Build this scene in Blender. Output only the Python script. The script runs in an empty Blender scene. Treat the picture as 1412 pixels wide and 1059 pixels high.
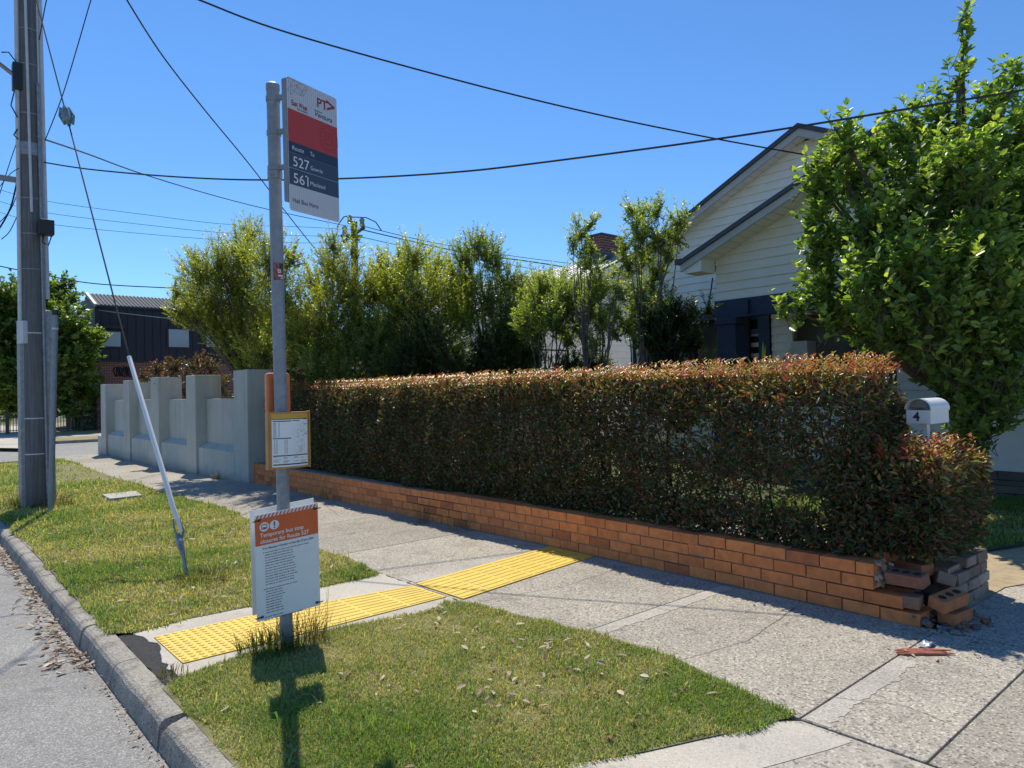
import bpy, math, random
import numpy as np
from mathutils import Vector, Matrix, noise as mnoise

# ------------------------------------------------------------------ camera, world, sun, exposure
random.seed(7); rng = np.random.default_rng(7)
SC = bpy.context.scene
COL = SC.collection
FPX, PITCH, ROLL, YAW, EYE = 985.0, 0.0105, 0.019, math.radians(41), 1.5
_F = Vector((math.sin(YAW), math.cos(YAW), 0)); _R = Vector((math.cos(YAW), -math.sin(YAW), 0)); _Z = Vector((0, 0, 1))
FW = math.cos(PITCH) * _F + math.sin(PITCH) * _Z
_U = -math.sin(PITCH) * _F + math.cos(PITCH) * _Z
CR = math.cos(ROLL) * _R - math.sin(ROLL) * _U
CU = math.sin(ROLL) * _R + math.cos(ROLL) * _U
EYEV = Vector((0, 0, EYE))
cam = bpy.data.cameras.new('camera'); camo = bpy.data.objects.new('camera', cam); COL.objects.link(camo)
cam.sensor_fit = 'HORIZONTAL'; cam.sensor_width = 36; cam.lens = FPX / 1412 * 36
cam.clip_start = 0.05; cam.clip_end = 3000
camo.matrix_world = Matrix(((CR.x, CU.x, -FW.x, 0), (CR.y, CU.y, -FW.y, 0), (CR.z, CU.z, -FW.z, EYE), (0, 0, 0, 1)))
SC.camera = camo

SUN_EL, SUN_AZ = math.radians(56), math.radians(22)     # azimuth from +Y towards +X
w = bpy.data.worlds.new('World'); SC.world = w; w.use_nodes = True
nt = w.node_tree; nt.nodes.clear()
sky = nt.nodes.new('ShaderNodeTexSky'); sky.sky_type = 'NISHITA'; sky.sun_disc = False
sky.sun_elevation = SUN_EL; sky.sun_rotation = SUN_AZ
sky.air_density = 1.6; sky.dust_density = 0.0; sky.ozone_density = 10.0; sky.altitude = 3500
bg = nt.nodes.new('ShaderNodeBackground'); bg.inputs[1].default_value = 0.092
wo = nt.nodes.new('ShaderNodeOutputWorld')
hs_ = nt.nodes.new('ShaderNodeHueSaturation'); hs_.inputs['Saturation'].default_value = 1.07
nt.links.new(sky.outputs[0], hs_.inputs['Color']); nt.links.new(hs_.outputs[0], bg.inputs[0]); nt.links.new(bg.outputs[0], wo.inputs[0])
sl = bpy.data.lights.new('sun', 'SUN'); sl.energy = 3.2; sl.angle = math.radians(0.53); sl.color = (1, .93, .80)
so = bpy.data.objects.new('sun', sl); COL.objects.link(so)
sd = Vector((math.cos(SUN_EL) * math.sin(SUN_AZ), math.cos(SUN_EL) * math.cos(SUN_AZ), math.sin(SUN_EL)))
so.rotation_euler = sd.to_track_quat('Z', 'Y').to_euler()
SC.view_settings.view_transform = 'Standard'; SC.view_settings.look = 'None'
SC.view_settings.exposure = 0.75; SC.view_settings.gamma = 1.0
SC.render.engine = 'CYCLES'
SC.cycles.max_bounces = 7; SC.cycles.diffuse_bounces = 4; SC.cycles.glossy_bounces = 3
SC.cycles.transmission_bounces = 4; SC.cycles.transparent_max_bounces = 6
SC.cycles.use_denoising = True

# ------------------------------------------------------------------ measuring helpers (photo pixels -> places in the world)
def ray(x, y): return FW + (x - 706) / FPX * CR - (y - 529.5) / FPX * CU
def gp(x, y, z=0):
    d = ray(x, y); return EYEV + d * ((z - EYE) / d.z)
def atX(x, y, X):
    d = ray(x, y); return EYEV + d * (X / d.x)
def atY(x, y, Y):
    d = ray(x, y); return EYEV + d * (Y / d.y)
def atD(x, y, D): return EYEV + ray(x, y) * D
def sstep(a, b, t):
    t = max(0.0, min(1.0, (t - a) / (b - a))); return t * t * (3 - 2 * t)
def gz(Y): return -0.10 * sstep(12.5, 18, Y)

# ------------------------------------------------------------------ object helpers
def wloc(o):
    v = Vector((0, 0, 0))
    while o is not None: v += o.location; o = o.parent
    return v
def tag(o, label=None, cat=None, group=None, kind=None):
    if label: o['label'] = label
    if cat: o['category'] = cat
    if group: o['group'] = group
    if kind: o['kind'] = kind
    return o
def thing(name, label, cat, loc=(0, 0, 0), group=None):
    o = bpy.data.objects.new(name, None); COL.objects.link(o); o.location = loc
    o.empty_display_size = .1
    return tag(o, label, cat, group)

class MB:
    def __init__(s): s.v = []; s.f = []; s.c = []; s.mi = []; s.cur = 0; s.col = None
    def add(s, vs, fs):
        n = len(s.v); s.v += [tuple(v) for v in vs]
        for f in fs:
            s.f.append([i + n for i in f]); s.mi.append(s.cur)
            s.c.append(s.col)
        return s
    def box(s, x0, y0, z0, x1, y1, z1):
        vs = [(x0, y0, z0), (x1, y0, z0), (x1, y1, z0), (x0, y1, z0), (x0, y0, z1), (x1, y0, z1), (x1, y1, z1), (x0, y1, z1)]
        return s.add(vs, [(3, 2, 1, 0), (4, 5, 6, 7), (0, 1, 5, 4), (1, 2, 6, 5), (2, 3, 7, 6), (3, 0, 4, 7)])
    def obox(s, c, ax, ay, az):          # centre and three half-axis vectors
        c, ax, ay, az = map(Vector, (c, ax, ay, az))
        vs = [c + i * ax + j * ay + k * az for i, j, k in ((-1, -1, -1), (1, -1, -1), (1, 1, -1), (-1, 1, -1), (-1, -1, 1), (1, -1, 1), (1, 1, 1), (-1, 1, 1))]
        return s.add(vs, [(3, 2, 1, 0), (4, 5, 6, 7), (0, 1, 5, 4), (1, 2, 6, 5), (2, 3, 7, 6), (3, 0, 4, 7)])
    def quad(s, a, b, c, d): return s.add([a, b, c, d], [(0, 1, 2, 3)])
    def poly(s, pts): return s.add(pts, [tuple(range(len(pts)))])
    def prism(s, pts, dv):               # polygon pts swept by vector dv
        n = len(pts); dv = Vector(dv); a = [Vector(p) for p in pts]
        vs = a + [p + dv for p in a]
        fs = [tuple(range(n))[::-1], tuple(range(n, 2 * n))] + [(i, (i + 1) % n, n + (i + 1) % n, n + i) for i in range(n)]
        return s.add(vs, fs)
    def tube(s, pts, rad, n=8, cap=True):
        pts = [Vector(p) for p in pts]; m = len(pts)
        if not hasattr(rad, '__len__'): rad = [rad] * m
        vs = []; up = None
        for i, p in enumerate(pts):
            t = (pts[min(i + 1, m - 1)] - pts[max(i - 1, 0)]).normalized()
            if up is None:
                a = Vector((0, 0, 1)) if abs(t.z) < .9 else Vector((1, 0, 0))
                up = a.cross(t).normalized()
            up = (up - t * up.dot(t)).normalized(); bi = t.cross(up)
            for k in range(n):
                an = 2 * math.pi * k / n
                vs.append(p + rad[i] * (math.cos(an) * up + math.sin(an) * bi))
        fs = [(i * n + k, i * n + (k + 1) % n, (i + 1) * n + (k + 1) % n, (i + 1) * n + k) for i in range(m - 1) for k in range(n)]
        if cap: fs += [tuple(range(n))[::-1], tuple(range((m - 1) * n, m * n))]
        return s.add(vs, fs)
    def build(s, name, mats, parent=None, smooth=False, bevel=0, seg=2):
        off = wloc(parent) if parent is not None else Vector((0, 0, 0))
        me = bpy.data.meshes.new(name)
        me.from_pydata([(x - off.x, y - off.y, z - off.z) for x, y, z in s.v], [], s.f)
        if not isinstance(mats, (list, tuple)): mats = [mats]
        for m in mats: me.materials.append(m)
        me.polygons.foreach_set('material_index', s.mi)
        if any(c is not None for c in s.c):
            at = me.color_attributes.new('Col', 'FLOAT_COLOR', 'CORNER'); buf = []
            for p, c in zip(me.polygons, s.c):
                c = c or (.5, .5, .5); buf += [c[0], c[1], c[2], 1.0] * p.loop_total
            at.data.foreach_set('color', buf)
        if smooth:
            me.polygons.foreach_set('use_smooth', [True] * len(me.polygons))
            try: me.set_sharp_from_angle(angle=math.radians(40))
            except Exception: pass
        me.update()
        o = bpy.data.objects.new(name, me); COL.objects.link(o)
        if parent is not None: o.parent = parent
        if bevel:
            b = o.modifiers.new('bevel', 'BEVEL'); b.width = bevel; b.segments = seg; b.limit_method = 'ANGLE'; b.angle_limit = math.radians(40)
        return o

def fastmesh(name, V, nper, faces, cols, mat, parent=None):
    """V (N*nper,3); faces: list of index tuples inside one element; cols (N,3)."""
    N = len(V) // nper; off = wloc(parent) if parent is not None else Vector((0, 0, 0))
    V = V - np.array(off)
    me = bpy.data.meshes.new(name)
    idx = []; tot = []
    base = (np.arange(N) * nper)[:, None]
    per = np.concatenate([np.array(f) for f in faces])
    loops = (base + per[None, :]).ravel()
    lens = np.tile([len(f) for f in faces], N)
    starts = np.concatenate([[0], np.cumsum(lens)[:-1]])
    me.vertices.add(len(V)); me.vertices.foreach_set('co', V.astype(np.float32).ravel())
    me.loops.add(len(loops)); me.loops.foreach_set('vertex_index', loops.astype(np.int32))
    me.polygons.add(len(lens)); me.polygons.foreach_set('loop_start', starts.astype(np.int32)); me.polygons.foreach_set('loop_total', lens.astype(np.int32))
    at = me.color_attributes.new('Col', 'FLOAT_COLOR', 'POINT')
    c4 = np.ones((len(V), 4), np.float32); c4[:, :3] = np.repeat(cols, nper, axis=0)
    at.data.foreach_set('color', c4.ravel())
    me.materials.append(mat); me.update(calc_edges=True); me.validate()
    o = bpy.data.objects.new(name, me); COL.objects.link(o)
    if parent is not None: o.parent = parent
    return o

def unit(a): return a / np.maximum(np.linalg.norm(a, axis=1, keepdims=True), 1e-9)
def leaf_mesh(name, P, D, Nn, L, W, cols, mat, parent=None, fold=.3, droop=.15, simple=False):
    D = unit(D); S = unit(np.cross(D, Nn)); Nn = np.cross(S, D)
    L = L[:, None]; W = W[:, None]
    if simple:
        V = np.stack([P, P + .5 * L * D + .5 * W * S, P + L * D - droop * L * Nn, P + .5 * L * D - .5 * W * S], 1)
        return fastmesh(name, V.reshape(-1, 3), 4, [(0, 1, 2, 3)], cols, mat, parent)
    V = np.stack([P, P + .28 * L * D + .46 * W * S + fold * .5 * W * Nn, P + .66 * L * D + .42 * W * S + fold * .5 * W * Nn - droop * .4 * L * Nn,
                  P + L * D - droop * L * Nn,
                  P + .66 * L * D - .42 * W * S + fold * .5 * W * Nn - droop * .4 * L * Nn, P + .28 * L * D - .46 * W * S + fold * .5 * W * Nn], 1)
    return fastmesh(name, V.reshape(-1, 3), 6, [(0, 1, 2, 3), (0, 3, 4, 5)], cols, mat, parent)

def vnoise(x, y, seed=0):
    """smooth value noise on numpy arrays, 0..1"""
    r = np.random.default_rng(seed); T = r.random((64, 64))
    xi = np.floor(x).astype(int); yi = np.floor(y).astype(int); fx = x - xi; fy = y - yi
    fx = fx * fx * (3 - 2 * fx); fy = fy * fy * (3 - 2 * fy)
    g = lambda i, j: T[i % 64, j % 64]
    return (g(xi, yi) * (1 - fx) + g(xi + 1, yi) * fx) * (1 - fy) + (g(xi, yi + 1) * (1 - fx) + g(xi + 1, yi + 1) * fx) * fy

# ------------------------------------------------------------------ materials
MATS = {}
def nodes_of(name):
    m = bpy.data.materials.new(name); m.use_nodes = True; t = m.node_tree
    for n in list(t.nodes): t.nodes.remove(n)
    o = t.nodes.new('ShaderNodeOutputMaterial'); b = t.nodes.new('ShaderNodeBsdfPrincipled')
    t.links.new(b.outputs[0], o.inputs[0]); MATS[name] = m
    return m, t, b, o
def N(t, k, **kw):
    n = t.nodes.new(k)
    for a, v in kw.items():
        if a.startswith('i_'):
            key = a[2:]; key = int(key) if key.isdigit() else key.replace('_', ' ')
            n.inputs[key].default_value = v
        else: setattr(n, a, v)
    return n
def rgba(c): return (c[0], c[1], c[2], 1)
def mixc(t, fac, a, b, mode='MIX'):
    n = t.nodes.new('ShaderNodeMix'); n.data_type = 'RGBA'; n.blend_type = mode
    for sock, v in ((n.inputs[0], fac), (n.inputs[6], a), (n.inputs[7], b)):
        if hasattr(v, 'is_output'): t.links.new(v, sock)
        elif isinstance(v, (int, float)): sock.default_value = v
        else: sock.default_value = rgba(v)
    return n.outputs[2]
def ramp(t, src, lo, hi):
    n = N(t, 'ShaderNodeMapRange'); n.inputs[1].default_value = lo; n.inputs[2].default_value = hi; n.clamp = True
    t.links.new(src, n.inputs[0]); return n.outputs[0]
def tnoise(t, scale, detail=4, rough=.6, vec=None):
    n = N(t, 'ShaderNodeTexNoise'); n.inputs['Scale'].default_value = scale; n.inputs['Detail'].default_value = detail; n.inputs['Roughness'].default_value = rough
    if vec is None:
        g = N(t, 'ShaderNodeNewGeometry'); vec = g.outputs['Position']
    t.links.new(vec, n.inputs['Vector']); return n.outputs['Fac']
def bump(t, b, h, strength, dist=.01):
    n = N(t, 'ShaderNodeBump'); n.inputs['Strength'].default_value = strength; n.inputs['Distance'].default_value = dist
    t.links.new(h, n.inputs['Height']); t.links.new(n.outputs[0], b.inputs['Normal'])
def paint(name, c, rough=.5, var=.12, scale=6, metal=0, grime=None, gscale=2.5, gamt=.35, bscale=None, bstr=.2, spec=.5, attr=False):
    m, t, b, o = nodes_of(name)
    b.inputs['Roughness'].default_value = rough; b.inputs['Metallic'].default_value = metal
    b.inputs['Specular IOR Level'].default_value = spec
    if attr:
        a = N(t, 'ShaderNodeAttribute', attribute_name='Col'); base = a.outputs['Color']
    else: base = c
    f = tnoise(t, scale, 5, .65)
    dk = tuple(x * (1 - var * 1.6) for x in c); lt = tuple(min(1, x * (1 + var)) for x in c)
    if attr:
        k = ramp(t, f, .3, .7); mul = mixc(t, k, (1 - var * 1.5,) * 3, (1 + var,) * 3); col = mixc(t, 1.0, base, mul, 'MULTIPLY')
    else: col = mixc(t, ramp(t, f, .3, .7), dk, lt)
    if grime is not None:
        g = ramp(t, tnoise(t, gscale, 7, .7), .48, .78)
        gm = N(t, 'ShaderNodeMath', operation='MULTIPLY'); gm.inputs[1].default_value = gamt; t.links.new(g, gm.inputs[0])
        col = mixc(t, gm.outputs[0], col, grime)
    t.links.new(col, b.inputs['Base Color'])
    if bscale: bump(t, b, tnoise(t, bscale, 6, .6), bstr, .01)
    return m
def leafmat(name, trans=.4, rough=.42, tint=(1.35, 1.5, .55), spec=.5):
    m, t, b, o = nodes_of(name)
    a = N(t, 'ShaderNodeAttribute', attribute_name='Col')
    b.inputs['Roughness'].default_value = rough; b.inputs['Specular IOR Level'].default_value = spec
    t.links.new(a.outputs['Color'], b.inputs['Base Color'])
    tr = N(t, 'ShaderNodeBsdfTranslucent'); t.links.new(mixc(t, 1.0, a.outputs['Color'], tint, 'MULTIPLY'), tr.inputs[0])
    mx = N(t, 'ShaderNodeMixShader'); mx.inputs[0].default_value = trans
    t.links.new(b.outputs[0], mx.inputs[1]); t.links.new(tr.outputs[0], mx.inputs[2]); t.links.new(mx.outputs[0], o.inputs[0])
    return m
def aggregate(name, base, stone_lo, stone_hi, scale, amt, rough=.9, stain=(.1, .09, .08), stamt=.35, bstr=.5, big=1.1, attr=False):
    m, t, b, o = nodes_of(name)
    g = N(t, 'ShaderNodeNewGeometry')
    v = N(t, 'ShaderNodeTexVoronoi'); v.inputs['Scale'].default_value = scale; v.inputs['Randomness'].default_value = 1
    t.links.new(g.outputs['Position'], v.inputs['Vector'])
    sp = N(t, 'ShaderNodeSeparateColor'); t.links.new(v.outputs['Color'], sp.inputs[0])
    stone = mixc(t, ramp(t, sp.outputs[0], .05, .95), stone_lo, stone_hi)
    isst = N(t, 'ShaderNodeMath', operation='MULTIPLY'); isst.inputs[1].default_value = amt
    t.links.new(ramp(t, sp.outputs[1], .35, .6), isst.inputs[0])
    col = mixc(t, isst.outputs[0], base, stone)
    f2 = tnoise(t, 260, 2, .6); col = mixc(t, .5, col, mixc(t, f2, (.25, .25, .25), (1.3, 1.3, 1.3)), 'MULTIPLY')
    col = mixc(t, 1.0, col, mixc(t, ramp(t, tnoise(t, 1.0, 5, .6), .3, .7), (1.22, 1.22, 1.22), (1.5, 1.48, 1.42)), 'MULTIPLY')
    st = N(t, 'ShaderNodeMath', operation='MULTIPLY'); st.inputs[1].default_value = stamt
    t.links.new(ramp(t, tnoise(t, big, 7, .72), .5, .75), st.inputs[0])
    col = mixc(t, st.outputs[0], col, stain)
    spots = ramp(t, tnoise(t, 5.5, 2, .5), .66, .72); sm = N(t, 'ShaderNodeMath', operation='MULTIPLY'); sm.inputs[1].default_value = .35; t.links.new(spots, sm.inputs[0])
    col = mixc(t, sm.outputs[0], col, stain)
    if attr:
        a = N(t, 'ShaderNodeAttribute', attribute_name='Col'); col = mixc(t, 1.0, col, a.outputs['Color'], 'MULTIPLY')
    t.links.new(col, b.inputs['Base Color']); b.inputs['Roughness'].default_value = rough; b.inputs['Specular IOR Level'].default_value = .3
    bump(t, b, v.outputs['Distance'], bstr, .004)
    return m
M_path = aggregate('footpath_concrete', (.295, .27, .225), (.10, .09, .08), (.49, .45, .385), 100, .9, attr=True, stamt=.45, big=1.7)
M_pale = aggregate('smooth_concrete', (.40, .37, .315), (.22, .2, .18), (.5, .47, .4), 140, .5, stamt=.45, stain=(.2, .17, .13), bstr=.25)
M_drive = aggregate('driveway_concrete', (.34, .31, .26), (.11, .1, .09), (.48, .44, .37), 80, .75, stamt=.3)
M_band = aggregate('trowelled_concrete', (.36, .335, .29), (.16, .15, .13), (.48, .45, .39), 110, .65, stamt=.4)
M_road = aggregate('asphalt_seal', (.20, .195, .185), (.10, .10, .10), (.42, .41, .39), 150, .7, stain=(.11, .1, .09), stamt=.45)
M_kerb = aggregate('kerb_concrete', (.27, .25, .215), (.09, .08, .07), (.40, .37, .32), 130, .7, stain=(.055, .048, .036), stamt=.9, bstr=.6, big=4.5)
M_tar = paint('dark_asphalt_patch', (.035, .034, .033), .9, .4, 60, bscale=150, bstr=.8)
M_dirt = paint('dry_soil', (.2, .15, .1), 1, .35, 14, bscale=60, bstr=.8, grime=(.09, .065, .045))
M_sand = paint('sandy_edge', (.42, .33, .2), 1, .2, 10, bscale=80, bstr=.6, grime=(.22, .17, .09))
M_mulch = paint('mulch', (.06, .045, .03), 1, .4, 30, bscale=80, bstr=1)
M_thatch = paint('grass_thatch', (.23, .22, .09), 1, .35, 9, grime=(.19, .155, .08), gscale=3, gamt=.7, bscale=120, bstr=1)
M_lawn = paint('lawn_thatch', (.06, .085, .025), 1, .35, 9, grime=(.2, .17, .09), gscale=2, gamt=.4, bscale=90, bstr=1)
M_land = paint('far_ground', (.13, .12, .07), 1, .3, .3)
M_dry = paint('dry_verge', (.3, .25, .12), 1, .3, 2, grime=(.16, .17, .06), gscale=.8, gamt=.6)
M_blade = leafmat('grass_blade', .42, .5, (1.4, 1.4, .6), .3)
M_leaf = leafmat('leaf', .56, .36, (1.5, 1.6, .5))
M_broad = leafmat('broad_leaf', .48, .36, (1.4, 1.5, .5))
M_hedge = leafmat('hedge_leaf', .34, .36, (1.5, 1.3, .6), .5)
M_litter = leafmat('dead_leaf', .12, .7, (1.2, 1.1, .9), .3)
M_bark = paint('bark', (.13, .1, .075), .95, .35, 18, bscale=45, bstr=.9)
M_stem = paint('hedge_stem', (.06, .045, .035), .9, .3, 20)
M_brick = paint('orange_brick', (.5, .2, .1), .85, .16, 14, attr=True, grime=(.36, .15, .075), gscale=5, gamt=.4, bscale=160, bstr=.5, spec=.25)
M_mortar = paint('mortar', (.34, .25, .18), .95, .2, 20, bscale=120, bstr=.6, grime=(.12, .09, .07), gamt=.5)
M_hole = paint('brick_core_hole', (.03, .022, .018), 1, .2, 20)
M_stone = paint('old_grey_brick', (.26, .2, .15), .95, .2, 10, attr=True, bscale=70, bstr=.8, grime=(.13, .11, .09), gscale=5, gamt=.5)
M_render = paint('grey_render', (.40, .41, .375), .9, .07, 2.2, grime=(.3, .3, .27), gscale=1.6, gamt=.4, bscale=70, bstr=.3)
def weathered(name, c, streak, foot):
    m, t, b, o = nodes_of(name); g = N(t, 'ShaderNodeNewGeometry'); mp = N(t, 'ShaderNodeMapping'); mp.inputs['Scale'].default_value = (7, 7, .55)
    t.links.new(g.outputs['Position'], mp.inputs['Vector'])
    base = mixc(t, ramp(t, tnoise(t, 2.0, 6, .6), .3, .7), tuple(x * .9 for x in c), tuple(x * 1.06 for x in c))
    st = N(t, 'ShaderNodeMath', operation='MULTIPLY'); st.inputs[1].default_value = .5; t.links.new(ramp(t, tnoise(t, 1.0, 5, .6, mp.outputs[0]), .5, .72), st.inputs[0])
    col = mixc(t, st.outputs[0], base, streak)
    sx = N(t, 'ShaderNodeSeparateXYZ'); t.links.new(g.outputs['Position'], sx.inputs[0])
    ad = N(t, 'ShaderNodeMath', operation='MULTIPLY_ADD'); ad.inputs[1].default_value = .35; t.links.new(tnoise(t, 6, 4, .6), ad.inputs[0]); t.links.new(sx.outputs[2], ad.inputs[2])
    ft = N(t, 'ShaderNodeMath', operation='MULTIPLY'); ft.inputs[1].default_value = .7; t.links.new(ramp(t, ad.outputs[0], .34, .05), ft.inputs[0])
    col = mixc(t, ft.outputs[0], col, foot)
    t.links.new(col, b.inputs['Base Color']); b.inputs['Roughness'].default_value = .92; bump(t, b, tnoise(t, 60, 6, .65), .35, .01)
    return m
M_render = weathered('grey_render', (.48, .475, .415), (.29, .285, .25), (.2, .18, .14))
M_galv = paint('galvanised_steel', (.27, .29, .31), .55, .12, 25, metal=.25, grime=(.2, .21, .22), gscale=12, gamt=.5)
M_steel = paint('dull_steel', (.3, .31, .32), .5, .2, 15, metal=.6)
M_polewood_ = paint('pole_grey', (.155, .16, .165), .9, .2, 5, grime=(.09, .09, .095), gscale=4, gamt=.6, bscale=50, bstr=.5)
M_conduit = paint('grey_conduit', (.6, .6, .6), .6, .08, 10)
M_black = paint('black_plastic', (.02, .02, .022), .5, .2, 20)
M_cable = paint('black_cable', (.022, .022, .026), .6, .1, 20)
M_palecable = paint('pale_cable', (.4, .41, .43), .5, .1, 20)
M_glassins = paint('insulator', (.2, .27, .25), .3, .2, 20)
M_tact = paint('tactile_yellow', (.74, .50, .055), .6, .1, 12, grime=(.42, .29, .1), gscale=6, gamt=.65, bscale=90, bstr=.2)
M_white = paint('white_paint', (.78, .78, .76), .45, .03, 8)
M_sheet = paint('notice_white', (.82, .82, .79), .5, .03, 6)
M_signw = paint('sign_reflective_white', (.62, .62, .64), .4, .03, 6)
M_red = paint('sign_red', (.52, .045, .03), .45, .04, 6)
M_orange = paint('notice_orange', (.72, .13, .025), .5, .05, 6)
M_orplas = paint('orange_plastic', (.62, .17, .05), .4, .06, 10)
M_navy = paint('sign_navy', (.025, .035, .07), .4, .05, 6)
M_slate = paint('sign_slate', (.05, .063, .105), .4, .05, 6)
M_darktxt = paint('dark_print', (.03, .03, .035), .5, .05, 6)
M_greytxt = paint('grey_print', (.17, .18, .19), .5, .05, 6)
M_redtxt = paint('red_print', (.33, .03, .025), .5, .05, 6)
M_ghost = paint('ghost_red_print', (.36, .03, .025), .5, .05, 6)
M_ghostl = paint('ghost_grey_print', (.3, .25, .28), .5, .05, 6)
M_rib = paint('sheeting_line', (.5, .5, .53), .4, .03, 6)
M_case = paint('timetable_case', (.5, .24, .06), .5, .1, 9)
M_yel = paint('timetable_header', (.65, .36, .05), .5, .06, 9)
M_sticker = paint('sticker', (.3, .09, .06), .5, .5, 60)
M_board = paint('white_weatherboard', (.88, .82, .70), .6, .04, 3, grime=(.68, .6, .46), gscale=2.2, gamt=.35)
M_trim = paint('grey_barge', (.5, .47, .43), .6, .08, 5, grime=(.28, .25, .22))
M_roofd = paint('charcoal_roof', (.055, .058, .068), .5, .1, 6)
M_hnavy = paint('navy_paint', (.018, .032, .072), .5, .12, 6)
M_stucco = paint('white_render', (.84, .83, .79), .9, .05, 3, grime=(.42, .42, .4), gscale=3, gamt=.4, bscale=35, bstr=.6)
M_rust = paint('rusty_gutter', (.13, .085, .07), .8, .4, 25)
M_dark = paint('dark_interior', (.012, .013, .015), .9, .1, 5)
M_roofm = paint('grey_metal_roof', (.40, .42, .44), .42, .06, 3, metal=.3)
M_clad = paint('black_blue_cladding', (.0065, .0095, .019), .6, .1, 4)
M_timber = paint('grey_paling', (.12, .095, .07), .95, .25, 6)
M_pitlid = paint('pit_concrete', (.42, .40, .36), .9, .1, 12, bscale=100)
M_iron = paint('black_iron', (.015, .015, .017), .5, .1, 9)
def glassy(name, c, rough=.08):
    m, t, b, o = nodes_of(name); b.inputs['Base Color'].default_value = rgba(c); b.inputs['Roughness'].default_value = rough
    b.inputs['Specular IOR Level'].default_value = .8; return m
M_glass = glassy('window_glass', (.03, .035, .04))
M_blind = glassy('blind_behind_glass', (.22, .26, .30), .15)
m, t, b, o = nodes_of('red_house_brick')
g = N(t, 'ShaderNodeNewGeometry'); sx = N(t, 'ShaderNodeSeparateXYZ'); t.links.new(g.outputs['Position'], sx.inputs[0])
ad = N(t, 'ShaderNodeMath', operation='ADD'); t.links.new(sx.outputs[0], ad.inputs[0]); t.links.new(sx.outputs[1], ad.inputs[1])
cx = N(t, 'ShaderNodeCombineXYZ'); t.links.new(ad.outputs[0], cx.inputs[0]); t.links.new(sx.outputs[2], cx.inputs[1])
bt = N(t, 'ShaderNodeTexBrick'); t.links.new(cx.outputs[0], bt.inputs['Vector'])
bt.inputs['Color1'].default_value = (.2, .055, .035, 1); bt.inputs['Color2'].default_value = (.12, .04, .03, 1); bt.inputs['Mortar'].default_value = (.3, .27, .24, 1)
bt.inputs['Scale'].default_value = 1; bt.inputs['Brick Width'].default_value = .24; bt.inputs['Row Height'].default_value = .086; bt.inputs['Mortar Size'].default_value = .008
t.links.new(bt.outputs['Color'], b.inputs['Base Color']); b.inputs['Roughness'].default_value = .9
M_hbrick = m

m, t, b, o = nodes_of('grained_pole'); g = N(t, 'ShaderNodeNewGeometry'); mp = N(t, 'ShaderNodeMapping'); mp.inputs['Scale'].default_value = (34, 34, .7); t.links.new(g.outputs['Position'], mp.inputs['Vector'])
f = tnoise(t, 1.6, 7, .7, mp.outputs[0]); col = mixc(t, ramp(t, f, .32, .68), (.085, .085, .088), (.215, .218, .22)); col = mixc(t, ramp(t, tnoise(t, 2.2, 6, .7), .45, .75), col, (.12, .11, .10))
t.links.new(col, b.inputs['Base Color']); b.inputs['Roughness'].default_value = .9; bump(t, b, f, .6, .012); M_polewood = m

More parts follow.
